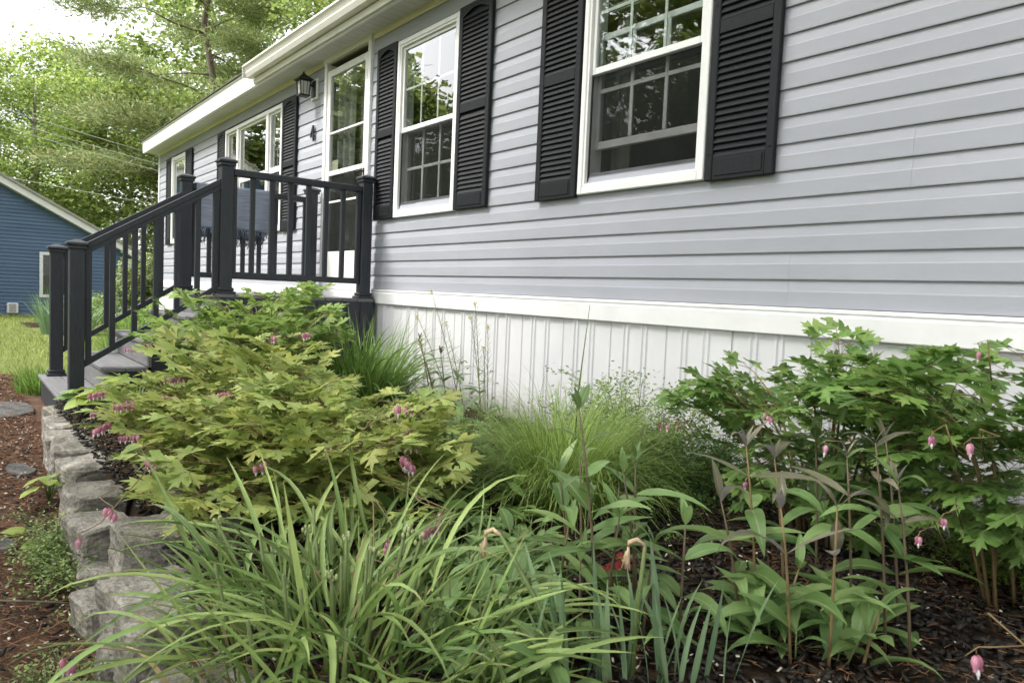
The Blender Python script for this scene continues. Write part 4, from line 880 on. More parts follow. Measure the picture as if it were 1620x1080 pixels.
def bleeding_leaf(name, seed, mats, groups=3):
    """compound leaf along +y: three stalked groups of lobed leaflets"""
    rs = random.Random(seed); mb = MB()
    def strip(a, b, r_):
        mb.tube([a, ((a[0]+b[0])/2, (a[1]+b[1])/2, (a[2]+b[2])/2+0.01), b], r_, 3, 1)
    strip((0, 0, 0), (0, 0.30, 0.03), 0.007)
    G = [((0, 0.58, 0.02), 0.0, 1.0), ((0.20, 0.42, 0.03), 0.85, 0.82), ((-0.20, 0.42, 0.03), -0.85, 0.82)]
    if groups > 3: G += [((0.15, 0.20, 0.01), 1.2, 0.62), ((-0.15, 0.20, 0.01), -1.2, 0.62)]
    for g, (p, an, s) in enumerate(G):
        an += rs.uniform(-.12, .12); root = (0, 0.30 if g < 3 else 0.12, 0.03); strip(root, p, 0.005)
        droop = rs.uniform(-0.25, 0.10)
        for da, sc in ((0, 1.0), (0.95, 0.78), (-0.95, 0.78)):
            L = 0.40*s*sc*rs.uniform(.9, 1.1)
            leaflet(mb, p, an+da+rs.uniform(-.15, .15), L, droop+rs.uniform(-.15, .12), rs.uniform(.85, 1.05), rs, rs.uniform(-.25, .25))
    return mb.mesh(name, mats)

def flower_mesh(name, seed, pinkm):
    """pendent heart: two rounded pink pouches, white drop below, hanging from a short thread at the origin; about unit height"""
    mb = MB(); rs = random.Random(seed)
    for s in (-1, 1):
        prof = [(0.0, 0.05), (-0.12, 0.20), (-0.32, 0.27), (-0.55, 0.21), (-0.72, 0.11), (-0.80, 0.10)]
        vs = []; seg = 7
        for z, r_ in prof:
            for k in range(seg):
                a = 2*PI*k/seg; vs.append((s*0.13*(1-0.3*abs(z+0.3))+r_*0.78*math.cos(a)+(s*0.09*max(0, -z-0.6)*5 if z < -0.6 else 0), r_*0.75*math.sin(a), z))
        n_ = len(prof); mb.add(vs, [(i*seg+k, i*seg+(k+1) % seg, (i+1)*seg+(k+1) % seg, (i+1)*seg+k) for i in range(n_-1) for k in range(seg)]+[tuple(range(seg))], 0, True)
        mb.add([(s*.16, -.05, -.78), (s*.30, -.06, -.80), (s*.38, 0, -.68), (s*.30, .06, -.80), (s*.16, .05, -.78)], [(0, 1, 2), (2, 3, 4), (0, 2, 4)], 0, True)
    mb.blob((0, 0, -0.86), (0.11, 0.10, 0.22), 1, 7, 5); mb.blob((0, 0, -1.10), (0.05, 0.05, 0.08), 1, 5, 4)
    mb.tube([(0, 0, 0.0), (0.02, 0, 0.25)], 0.02, 4, 2)
    return mb.mesh(name, [pinkm, M['petal'], M['redstem']])
FLOW = [flower_mesh('heart_flower', i, M['pink']) for i in range(3)]

def frame(pos, yaw, pitch=0.0, roll=0.0, s=1.0):
    """leaf +y axis turned to heading yaw, raised by pitch"""
    return Matrix.Translation(pos) @ Matrix.Rotation(yaw-PI/2, 4, 'Z') @ Matrix.Rotation(pitch, 4, 'X') @ Matrix.Rotation(roll, 4, 'Y') @ Matrix.Scale(s, 4)

# ------------------------------------------------------------------ bleeding hearts
def bleeding_heart(label, base, Rr, H, nst, seed, lm, flowers=(), leaf=(0.22, 0.34), squash=(1, 1), lean=(0, 0), lpe=7, group=None, flat=0.45, u0=0.30, nlow=0, reach=.5, stray=()):
    rs = random.Random(seed); bx, by, bz = base
    t = thing('bleeding_heart', label, 'flowering plant', base, group)
    V = [bleeding_leaf('leaf', seed*10+k, [lm, M['redstem']], 5 if k % 2 else 3) for k in range(9)]
    st = MB()
    for i in range(nst):
        az = 2*PI*i/nst*1.0+rs.uniform(-.4, .4); rr = Rr*math.sqrt(rs.uniform(0.03, 1.0)); hh = H*(1-flat*(rr/Rr)**2)*rs.uniform(.82, 1.06)
        tx, ty = math.cos(az)*rr*squash[0]+lean[0], math.sin(az)*rr*squash[1]+lean[1]
        b0 = Vector((math.cos(az)*0.08, math.sin(az)*0.07, 0)); tip = Vector((tx, ty, hh*0.92)); mid = Vector((tx*0.42, ty*0.42, hh*0.74))
        pts = [b0.lerp(mid, u).lerp(mid.lerp(tip, u), u) for u in (0, .2, .4, .6, .8, 1)]
        st.tube(pts, [.0055, .005, .0045, .0038, .003, .0018], 5)
        for k in range(lpe):
            u = u0+(1-u0)*(k+rs.uniform(0, .8))/lpe; u = min(u, 1.0)
            p = b0.lerp(mid, u).lerp(mid.lerp(tip, u), u)
            out = math.atan2(ty, tx) if rr > 0.08 else rs.uniform(0, 2*PI)
            yaw = out+(1 if k % 2 else -1)*rs.uniform(.35, 1.2)*(1 if u < .93 else .2)
            link('leaf', rs.choice(V), t, frame(p, yaw, rs.uniform(-.10, .75) if u > .5 else rs.uniform(-.5, .3), rs.uniform(-.4, .4), rs.uniform(*leaf)*(0.75+0.25*u)))
    for k in range(nlow):     # lower leaves on short stalks round the foot
        a = rs.uniform(0, 2*PI); r_ = Rr*rs.uniform(.25, .92); p = Vector((math.cos(a)*r_*squash[0]+lean[0], math.sin(a)*r_*squash[1]+lean[1], H*rs.uniform(.08, .48)))
        st.tube([(p.x*.3, p.y*.3, p.z*.2), (p.x*.7, p.y*.7, p.z*.85), tuple(p)], [.003, .0025, .0015], 4)
        link('leaf', rs.choice(V), t, frame(p, a+rs.uniform(-.9, .9), rs.uniform(-.2, .6), rs.uniform(-.4, .4), rs.uniform(*leaf)*.9))
    for (sx, sy, sz, yaw, sc) in stray:
        link('leaf', rs.choice(V), t, frame((sx-bx, sy-by, sz-bz), yaw, rs.uniform(0, .4), 0, sc)); 
    for (fx, fy, fz, s, cnt) in flowers:
        # a raceme: stalk arching out of the plant, hearts hanging in a row from its end, largest first
        c = Vector((fx-bx, fy-by, fz-bz)); cnt = cnt+(1 if cnt > 1 else 0); out = Vector((c.x, c.y, 0)); out = out.normalized() if out.length > .05 else Vector((1, 0, 0))
        out = Matrix.Rotation(rs.uniform(-1.1, 1.1), 3, 'Z') @ out; L = 0.017*cnt+0.02; a0 = c-out*L*.5; a1 = c+out*L*.5
        path = [Vector((c.x*reach, c.y*reach, max(c.z, .28)*.92)), Vector((c.x*(reach+1)/2, c.y*(reach+1)/2, max(c.z+.04, .26))), a0-out*.05+Vector((0, 0, .030)), a0+Vector((0, 0, .026)), c+Vector((0, 0, .026)), a1+Vector((0, 0, .012))]
        rm = MB(); rm.tube(path, [.0020, .0018, .0015, .0013, .0011, .0007], 4); rm.build('flower_stalk', M['redstem'], t)
        if cnt > 1:
            for k in range(3): link('leaf', rs.choice(V), t, frame(Vector((c.x*rs.uniform(.60, .82), c.y*rs.uniform(.60, .82), c.z+rs.uniform(-.08, .03)))+Vector((rs.uniform(-.05, .05), rs.uniform(-.03, .03), 0)), math.atan2(c.y, c.x)+rs.uniform(-1.3, 1.3), rs.uniform(.0, .6), rs.uniform(-.3, .3), leaf[0]*rs.uniform(.65, .95)))
        for k in range(cnt):
            u = (k+.5)/cnt; q = a0.lerp(a1, u)+Vector((rs.uniform(-.003, .003), rs.uniform(-.003, .003), .018-.008*u))
            link('flower', rs.choice(FLOW), t, Matrix.Translation(q) @ Matrix.Rotation(rs.uniform(0, PI), 4, 'Z') @ Matrix.Rotation(rs.uniform(-.2, .2), 4, 'X') @ Matrix.Scale(s*1.12*(1.05-.35*u)*rs.uniform(.92, 1.06), 4))
    st.build('stems', M['redstem'], t)['kind'] = 'stuff'; return t

F1 = [(-4.460, -1.959, -0.373, 0.03, 3), (-4.384, -2.059, -0.393, 0.024, 3), (-4.049, -1.776, -0.297, 0.03, 3)]
F2 = [(-3.440, -1.966, -0.267, 0.034, 4), (-3.259, -1.680, -0.246, 0.03, 3), (-3.126, -1.581, -0.223, 0.03, 3), (-3.088, -2.124, -0.394, 0.03, 4), (-2.692, -2.071, -0.407, 0.03, 4), (-2.600, -2.153, -0.514, 0.034, 4), (-3.218, -2.374, -0.459, 0.03, 4), (-3.110, -2.301, -0.482, 0.03, 3), (-3.119, -2.387, -0.515, 0.028, 4), (-2.930, -2.403, -0.540, 0.034, 5), (-2.931, -2.334, -0.466, 0.03, 3), (-2.526, -2.323, -0.595, 0.03, 2), (-2.100, -2.118, -0.530, 0.034, 2), (-2.121, -2.496, -0.619, 0.032, 2), (-1.983, -2.587, -0.638, 0.03, 1), (-2.821, -2.332, -0.561, 0.028, 3), (-2.995, -2.173, -0.455, 0.03, 3)]
F3 = [(-2.119, -1.641, -0.397, 0.032, 2), (-2.070, -1.666, -0.450, 0.032, 2), (-2.022, -1.692, -0.489, 0.034, 4), (-1.927, -1.731, -0.525, 0.036, 5), (-2.040, -1.927, -0.470, 0.03, 2), (-1.994, -1.846, -0.506, 0.028, 1), (-1.550, -1.877, -0.598, 0.036, 3), (-1.584, -1.829, -0.583, 0.034, 1), (-1.591, -1.974, -0.636, 0.03, 2), (-1.405, -2.043, -0.638, 0.028, 1), (-2.449, -1.922, -0.407, 0.03, 2)]
FB1 = [(-1.773, -0.778, -0.457, 0.026, 1), (-1.744, -0.767, -0.458, 0.026, 1), (-1.714, -0.755, -0.456, 0.024, 1), (-1.69, -0.624, -0.34, 0.026, 1), (-1.188, -1.007, -0.321, 0.022, 2), (-1.262, -0.982, -0.53, 0.025, 1)]
FB2 = [(-0.632, -1.116, -0.286, 0.030, 1), (-1.005, -1.024, -0.368, 0.028, 1), (-0.708, -1.14, -0.504, 0.026, 1), (-0.674, -1.114, -0.459, 0.022, 1), (-0.69, -0.956, -0.097, 0.024, 1), (-0.736, -1.049, -0.295, 0.026, 1), (-0.405, -1.646, -0.506, 0.032, 1)]
G_ = 'bleeding heart plants'
bleeding_heart('tall green bleeding heart in front of the porch railing, farthest from the path end', (-4.55, -1.28, ZB), 0.60, 0.88, 22, 1, M['bh_mid'], F1, (0.22, 0.33), (1.0, 0.9), (0, -0.03), 9, G_)
bleeding_heart('yellow green bleeding heart with many pink flowers beside the first edging stones', (-3.12, -1.76, ZB), 0.66, 0.57, 31, 2, M['bh_yellow'], F2, (0.18, 0.31), (1.05, 0.76), (0.0, -0.08), 8, G_, .62, .2, 50)
bleeding_heart('yellow green bleeding heart with a big pink flower cluster, just behind the spiderwort', (-2.40, -1.80, ZB), 0.58, 0.54, 29, 3, M['bh_yellow'], F3, (0.18, 0.30), (1.05, 0.80), (-.04, -0.04), 8, G_, .55, .2, 75)
bleeding_heart('dark green bleeding heart against the white skirting, left of the pair on the right', (-1.30, -0.50, ZB), 0.42, 0.74, 17, 4, M['bh_green'], FB1, (0.18, 0.28), (1.0, 0.75), (0, -0.08), 11, G_, .28, .16, 0, .8)
bleeding_heart('dark green bleeding heart against the skirting at the right edge, white flower tips', (-0.68, -0.56, ZB), 0.48, 0.75, 18, 5, M['bh_green'], FB2, (0.18, 0.28), (1.0, 0.75), (0, -0.08), 11, G_, .22, .30, 0, .8)
for (x, y, z, s_, n_) in [(-1.772, -2.64, -0.815, 0.034, 2)]:
    t = thing('fallen_flower', 'pink heart flowers hanging low over the path at the near corner of the edging', 'flower', (x, y, z))
    for k in range(n_): link('flower', FLOW[k], t, Matrix.Translation((0.026*k, 0.012*k, 0)) @ Matrix.Rotation(1.0*k, 4, 'Z') @ Matrix.Scale(s_, 4))
    mb = MB(); mb.tube([(0, 0, 0.008), (0.03, 0.05, 0.025), (0.10, 0.20, 0.0), (0.14, 0.30, -0.02)], [.0015, .002, .002, .002], 4); mb.build('stalk', M['redstem'], t)


# ------------------------------------------------------------------ grassy clumps
def blade_clump(name, label, cat, base, n, Lr, wr, spread, tilt, m, seed, bends=(0.5, 2.0), fold=0.25, var=8, side=0.3, lean=(0, 0), rise=0.0, part='leaf', group=None, ell=(1, 1)):
    rs = random.Random(seed); t = thing(name, label, cat, base, group)
    for i in range(n):
        az = rs.uniform(0, 2*PI); r_ = spread*math.sqrt(rs.uniform(0, 1)); L = rs.uniform(*Lr); wd = rs.uniform(*wr)
        k = rs.randrange(var)
        p = Vector((math.cos(az)*r_*ell[0], math.sin(az)*r_*ell[1], rs.uniform(-.01, .02)+rise*rs.random()))
        ti = rs.uniform(*tilt)*(0.35+0.65*r_/spread)+(1.1*p.z/rise*rs.random() if rise else 0); yaw = az+rs.uniform(-1.1, 1.1)
        link(part, strap_mesh(part, k, L, wd, bends, fold, side, m, seed, var), t, Matrix.Translation(p) @ Matrix.Rotation(yaw-PI/2, 4, 'Z') @ Matrix.Rotation(-ti+lean[1], 4, 'X') @ Matrix.Rotation(rs.uniform(-.15, .15)+lean[0], 4, 'Y') @ Matrix.Scale(L, 4))
    return t
_sm = {}
def strap_mesh(part, k, L, wd, bends, fold, side, m, seed, var):
    q = round(wd/L*60)/60; q = max(q, 1/60); key = (part, k, q, m, seed)
    if key not in _sm:
        rs = random.Random(seed*100+k); b = bends[0]+(bends[1]-bends[0])*k/(var-1)
        _sm[key] = blade(part, M[m], 8, q, b, fold, 0.0, rs.uniform(-.9, .9), rs.uniform(-side, side))
    return _sm[key]
def blade_soup(part, parent, n, Lr, wr, spread, tilt, m, rs, bend=(0.6, 2.4), segs=6, ell=(1, 1), zoff=0.0, curl=0.35):
    """thin grass blades joined into one part"""
    az = rs.uniform(0, 2*PI, n); r_ = spread*np.sqrt(rs.uniform(0, 1, n)); L = rs.uniform(*Lr, n); wd = rs.uniform(*wr, n)
    a = rs.uniform(*tilt, n)*(0.3+0.7*r_/spread); b = rs.uniform(*bend, n); yaw = az+rs.normal(0, .6, n); tw = rs.normal(0, curl, n)
    P_ = np.stack([np.cos(az)*r_*ell[0], np.sin(az)*r_*ell[1], np.full(n, zoff)], 1); V = np.zeros((n, 2*(segs+1), 3))
    for i in range(segs+1):
        t = i/segs; w_ = wd*(1-t**2*0.96); yy = yaw+tw*t
        sd = np.stack([-np.sin(yy), np.cos(yy), np.zeros(n)], 1)*(w_/2)[:, None]
        V[:, 2*i] = P_-sd; V[:, 2*i+1] = P_+sd
        d = np.stack([np.sin(a)*np.cos(yy), np.sin(a)*np.sin(yy), np.cos(a)], 1); P_ = P_+d*(L/segs)[:, None]; a = a+b/segs*(0.4+1.2*t)
    F = [(2*i, 2*i+1, 2*i+3, 2*i+2) for i in range(segs)]
    o = link(part, soup_mesh(part, V, F, M[m]), parent); o['kind'] = 'stuff'
    o.data.polygons.foreach_set('use_smooth', np.ones(len(o.data.polygons), dtype=bool)); return o

# spiderwort clump in the foreground
sp = blade_clump('spiderwort', 'big spiderwort clump with long arching strap leaves spilling over the nearest edging stones', 'perennial', (-1.42, -2.15, ZB), 270, (0.20, 0.46), (0.008, 0.0165), 0.36, (0.35, 1.4), 'strap', 21, (0.1, 1.7), 0.34, 8, 0.8, rise=0.15, ell=(1.1, 0.85))
mb = MB(); rs = random.Random(77)
for i in range(26):
    a = rs.uniform(0, 2*PI); r_ = rs.uniform(.03, .36); mb.tube([(math.cos(a)*r_*.9, math.sin(a)*r_*.75, 0), (math.cos(a)*r_*1.05, math.sin(a)*r_*.9, .12), (math.cos(a)*r_*1.2, math.sin(a)*r_, rs.uniform(.18, .27))], [.005, .0045, .0035], 5)
mb.build('stems', M['stem'], sp)['kind'] = 'stuff'
blade_soup('dead_leaves', sp, 70, (0.12, 0.30), (0.006, 0.012), 0.36, (0.5, 1.5), 'deadleaf', np.random.RandomState(14), (0.6, 1.8), 6)
blade_soup('leaf_thicket', sp, 260, (0.13, 0.28), (0.005, 0.010), 0.33, (0.1, 1.1), 'strap', np.random.RandomState(4), (0.3, 1.6), 6)
rs = random.Random(8)
for i in range(9):
    a = rs.uniform(0, 2*PI); r_ = rs.uniform(.05, .32); mb = MB(); c = Vector((math.cos(a)*r_, math.sin(a)*r_, rs.uniform(.20, .30)))
    mb.tube([(c.x*.5, c.y*.5, 0), (c.x*.8, c.y*.8, c.z*.6), tuple(c)], .004, 5, 0)
    for k in range(6): mb.blob(c+Vector((rs.uniform(-.010, .010), rs.uniform(-.010, .010), rs.uniform(-.012, .008))), (.004, .004, .007), 1, 5, 4)
    mb.build('bud_cluster', [M['stem'], M['bud']], sp)
# daylily like clump by the porch
dl = blade_clump('daylily', 'dense fountain of narrow green daylily leaves against the white skirting by the porch', 'perennial', (-4.38, -0.72, ZB), 250, (0.45, 0.80), (0.010, 0.016), 0.22, (0.1, 1.0), 'lily', 33, (0.4, 2.0), 0.22, 7, 0.3)
blade_soup('leaf_thicket', dl, 420, (0.4, 0.75), (0.006, 0.011), 0.25, (0.1, 1.1), 'lily', np.random.RandomState(9), (0.4, 1.9), 6)
rs = random.Random(3)
for i in range(6):
    a = rs.uniform(-2.4, -0.6); mb = MB(); c = Vector((math.cos(a)*rs.uniform(.25, .42), math.sin(a)*rs.uniform(.25, .42), rs.uniform(.30, .46)))
    mb.tube([(0, -.1, 0), (c.x*.6, c.y*.6, c.z*.8), tuple(c)], .0025, 4, 0)
    for k in range(5): an = 2*PI*k/5; mb.add([tuple(c), tuple(c+Vector((math.cos(an)*.016, math.sin(an)*.016, .010))), tuple(c+Vector((math.cos(an+.7)*.016, math.sin(an+.7)*.016, .010)))], [(0, 1, 2)], 1)
    mb.build('flower', [M['stem'], M['orange']], dl)
# fine sedge fountain in the middle
sg = thing('sedge', 'fine haired sedge mound drooping onto the mulch in the middle of the bed', 'ornamental grass', (-2.02, -1.02, ZB))
blade_soup('blades', sg, 2300, (0.36, 0.70), (0.0022, 0.0042), 0.14, (0.05, 1.0), 'sedge', np.random.RandomState(5), (1.2, 2.9), 7)
mb = MB(); mb.tube([(0.05, 0, 0), (0.06, 0, .45), (0.10, 0.0, .78)], [.003, .003, .001], 4); mb.build('stems', M['stem'], sg)
# tuft beside the steps and tufts by the blue house
for (nm, lab, b, n, Lr, sp_, seed, gr) in (('grass_tuft', 'green grass tuft growing beside the bottom porch step', (-7.25, -2.20, -1.0), 420, (0.14, 0.30), 0.20, 1, None),
        ('iris_clump', 'upright clump of pale iris leaves in front of the blue house window', (-16.4, -1.05, -1.12), 320, (0.55, 0.95), 0.42, 2, None),
        ('grass_tuft', 'tall pale grass tuft seen through the stair balusters', (-10.2, -0.95, -1.03), 420, (0.4, 0.8), 0.38, 3, None), ('grass_tuft', 'green grass tuft below the far stair rail', (-8.2, -1.4, -1.0), 420, (0.25, 0.5), 0.3, 6, None)):
    t = thing(nm, lab, 'grass' if nm == 'grass_tuft' else 'perennial', b, gr); blade_soup('blades', t, n, Lr, (0.006, 0.014) if nm == 'grass_tuft' else (0.02, 0.035), sp_, (0.05, 0.7), 'lily' if nm == 'grass_tuft' else 'glaucous', np.random.RandomState(seed), (0.2, 1.4), 5)
# glaucous daffodil leaves along the bottom of the picture
df = thing('daffodil_clump', 'blue green daffodil leaves with two withered flowers at the front of the bed', 'perennial', (-1.0, -1.72, ZB))
DV = [blade('leaf', M['glaucous'], 8, 0.060, b, 0.12, 0.012, tw, sd_) for b, tw, sd_ in ((0.1, .3, .1), (0.3, -.4, -.15), (0.5, .5, .2), (0.2, .9, 0), (0.7, -.2, .1))]
rs = random.Random(12)
for i in range(34):
    u = rs.uniform(-1, 1); p = Vector((0.21*u*0.6, 0.21*u+rs.uniform(-.05, .05), 0)) @ Matrix.Rotation(0, 3, 'Z'); L = rs.uniform(.18, .33)
    link('leaf', rs.choice(DV), df, Matrix.Translation(p) @ Matrix.Rotation(rs.uniform(0, 2*PI), 4, 'Z') @ Matrix.Rotation(-rs.uniform(0, .35), 4, 'X') @ Matrix.Scale(L, 4))
for (hx, hy, hz, bx_, by_) in ((-0.20, -0.20, 0.30, -0.02, -0.14), (0.0, 0.02, 0.30, 0.0, 0.0)):
    mb = MB(); mb.tube([(bx_, by_, 0), ((hx+bx_)/2, (hy+by_)/2, hz*.62), (hx, hy, hz)], [.005, .005, .004], 6, 0)
    d = Vector((hx-bx_, hy-by_, 0.2)).normalized()
    mb.tube([(hx, hy, hz), (hx-.014, hy-.01, hz+.010), (hx-.026, hy-.018, hz+.002), (hx-.030, hy-.020, hz-.015)], [.0035, .005, .006, .005], 6, 1)
    for k in range(6): mb.tube([(hx-.028, hy-.019, hz-.008), (hx-.030+rs.uniform(-.008, .008), hy-.020+rs.uniform(-.008, .008), hz-.03), (hx-.030+rs.uniform(-.010, .010), hy-.020+rs.uniform(-.010, .010), hz-.055)], [.003, .0045, .001], 4, 1)
    mb.build('withered_flower', [M['stem'], M['tan']], df)

# ------------------------------------------------------------------ penstemons: upright stems with paired lance leaves
def penstemon(label, stems, seed, top='purple', low='lance', pl=(0.12, 0.22), group='penstemon clumps'):
    rs = random.Random(seed); bx = sum(s[0] for s in stems)/len(stems); by = sum(s[1] for s in stems)/len(stems)
    t = thing('penstemon', label, 'perennial', (bx, by, ZB), group)
    def vs_(m): return [lance('leaf', M[m], rs.uniform(.19, .27), d, rs.uniform(.08, .22), 7, rs.uniform(-.06, .06), rs.uniform(.6, .85)) for d in (0.5, 1.1, 1.7, 2.3)]
    LV = {k: vs_(k) for k in {top, low, 'lance'}}
    for (x, y, h, lx, ly) in stems:
        b = Vector((x-bx, y-by, 0)); tip = b+Vector((lx, ly, h)); mid = b+Vector((lx*.3, ly*.3, h*.55)); mb = MB()
        pt = lambda u: b.lerp(mid, u).lerp(mid.lerp(tip, u), u)
        mb.tube([pt(u) for u in (0, .25, .5, .75, 1)], [.0042, .0038, .0034, .003, .0016], 6); mb.build('stem', M['darkstem' if top == 'darkpurple' or rs.random() < .5 else 'redstem'], t)
        nn = max(3, int(h/0.075)); az = rs.uniform(0, PI)
        for k in range(nn):
            u = 0.10+0.88*k/(nn-1); p = pt(u); az += PI/2+rs.uniform(-.35, .35)
            L = rs.uniform(*pl)*(1.0 if u < .8 else 0.85 if u < .93 else 0.55); m = top if u > 0.68 and rs.random() < .55 else low
            for s_ in (0, PI):
                if u < .36 and rs.random() < .6: continue
                link('leaf', rs.choice(LV[m]), t, frame(p, az+s_+rs.uniform(-.2, .2), rs.uniform(0.1, .7) if u < .85 else rs.uniform(.7, 1.2), rs.uniform(-.3, .3), L))
        if h > 0.2:
            for s_ in (0, 1): link('leaf', LV[top][0], t, frame(tip, az+s_*PI, 1.2, 0, 0.05))
    return t

penstemon('tall purple flushed penstemon stems in the front right of the bed', [(-0.871, -1.088, 0.445, -0.039, -0.005), (-0.802, -1.311, 0.372, -0.016, 0.018), (-1.095, -0.861, 0.433, -0.033, 0.002), (-1.019, -1.261, 0.463, -0.049, -0.017), (-1.022, -1.134, 0.419, -0.047, -0.018), (-1.019, -1.324, 0.331, -0.053, -0.035), (-0.864, -1.358, 0.361, -0.04, -0.015), (-0.775, -1.112, 0.495, -0.051, -0.016), (-0.823, -0.948, 0.487, -0.056, -0.023), (-0.714, -1.123, 0.422, -0.049, -0.021), (-0.93, -1.30, 0.20, 0.02, 0.03), (-0.76, -1.25, 0.16, 0.03, 0.0)], 5)
penstemon('green leaved penstemon with one dark tip standing before the fine sedge mound', [(-1.158, -1.662, 0.557, -0.069, -0.032), (-1.231, -1.471, 0.404, -0.026, 0.008), (-1.174, -1.51, 0.394, -0.053, -0.029), (-1.372, -1.558, 0.35, -0.042, -0.018), (-1.20, -1.60, 0.30, 0.03, 0.0), (-1.28, -1.50, 0.34, -0.02, 0.03), (-1.10, -1.58, 0.26, 0.02, 0.0), (-1.18, -1.70, 0.20, -.03, 0.02), (-1.24, -1.64, 0.42, -0.03, 0.0), (-1.33, -1.56, 0.28, 0.0, 0.02), (-1.06, -1.50, 0.30, 0.0, 0.0), (-1.333, -1.635, 0.236, 0.001, 0.026), (-1.126, -1.496, 0.222, -0.053, -0.047)], 9, 'lance', 'lance', (0.11, 0.20))
penstemon('small dark purple leaved penstemon beside the thin seed stalks at the skirting', [(-3.6, -0.62, 0.52, -0.10, -0.05), (-3.48, -0.60, 0.46, -0.02, -0.05), (-3.55, -0.52, 0.40, 0.05, 0), (-3.65, -0.55, 0.48, -0.08, -0.1)], 14, 'darkpurple', 'lance', (0.07, 0.13))


# ------------------------------------------------------------------ low leafy plants
def low_plant(label, base, n, spread, Lr, m, seed, h=0.1, name='leafy_perennial', cat='perennial', group='low leafy plants in the bed', wid=0.3):
    rs = random.Random(seed); t = thing(name, label, cat, base, group)
    V = [lance('leaf', M[m], wid*rs.uniform(.8, 1.2), d, .15, 6, rs.uniform(-.05, .05)) for d in (.3, .8, 1.3, 1.8)]
    st = MB()
    for i in range(n):
        a = rs.uniform(0, 2*PI); r_ = spread*math.sqrt(rs.random()); hh = h*rs.uniform(.4, 1.2); p = Vector((math.cos(a)*r_, math.sin(a)*r_, hh))
        st.tube([(p.x*.8, p.y*.8, -.02), tuple(p)], .0025, 4)
        for k in range(rs.choice((3, 4, 5))):
            u = rs.uniform(.35, 1); link('leaf', rs.choice(V), t, frame(Vector((p.x*(.8+.2*u), p.y*(.8+.2*u), hh*u)), rs.uniform(0, 2*PI), rs.uniform(.0, .9), rs.uniform(-.3, .3), rs.uniform(*Lr)))
    st.build('stems', M['stem'], t)['kind'] = 'stuff'; return t

low_plant('low green leafy plant between the spiderwort and the daffodil leaves', (-1.28, -1.86, ZB), 34, 0.17, (0.06, 0.12), 'lance', 1, 0.16)
low_plant('low green leafy plant at the foot of the single dark tipped penstemon',(-1.42, -1.82, ZB), 34, 0.17, (0.06, 0.12), 'lance', 21, 0.15)
low_plant('low bright leafy plant beside the red primrose', (-1.52, -1.66, ZB), 28, 0.15, (0.06, 0.11), 'lance', 22, 0.13)
low_plant('low green leafy plant in front of the pale sedge mound', (-1.62, -1.55, ZB), 26, 0.16, (0.06, 0.11), 'lance', 2, 0.14)
low_plant('low dark leafy plant under the thin seed stalks', (-3.0, -0.85, ZB), 40, 0.28, (0.07, 0.13), 'lance', 3, 0.26)
low_plant('low leafy plant at the front edge between daffodil leaves and spiderwort', (-1.10, -1.93, ZB), 26, 0.14, (0.06, 0.12), 'lance', 4, 0.12)
low_plant('low leafy plant at the foot of the purple penstemon stems', (-0.92, -1.22, ZB), 24, 0.17, (0.09, 0.16), 'lance', 5, 0.10)
low_plant('pale seedling rosette alone on the mulch, right of the sedge', (-1.55, -0.95, ZB+0.02), 4, 0.03, (0.02, 0.04), 'tiny', 6, 0.02)
low_plant('leafy undergrowth below the yellow green bleeding heart', (-2.85, -1.75, ZB), 40, 0.42, (0.07, 0.13), 'bh_green', 7, 0.22, wid=.4)
low_plant('leafy undergrowth below the foremost yellow bleeding heart', (-2.1, -1.50, ZB), 36, 0.36, (0.07, 0.12), 'bh_green', 8, 0.20, wid=.4)
low_plant('leafy plant with oval leaves between bleeding heart and sedge', (-2.35, -1.25, ZB), 26, 0.2, (0.06, 0.11), 'lance', 9, 0.24, wid=.45)


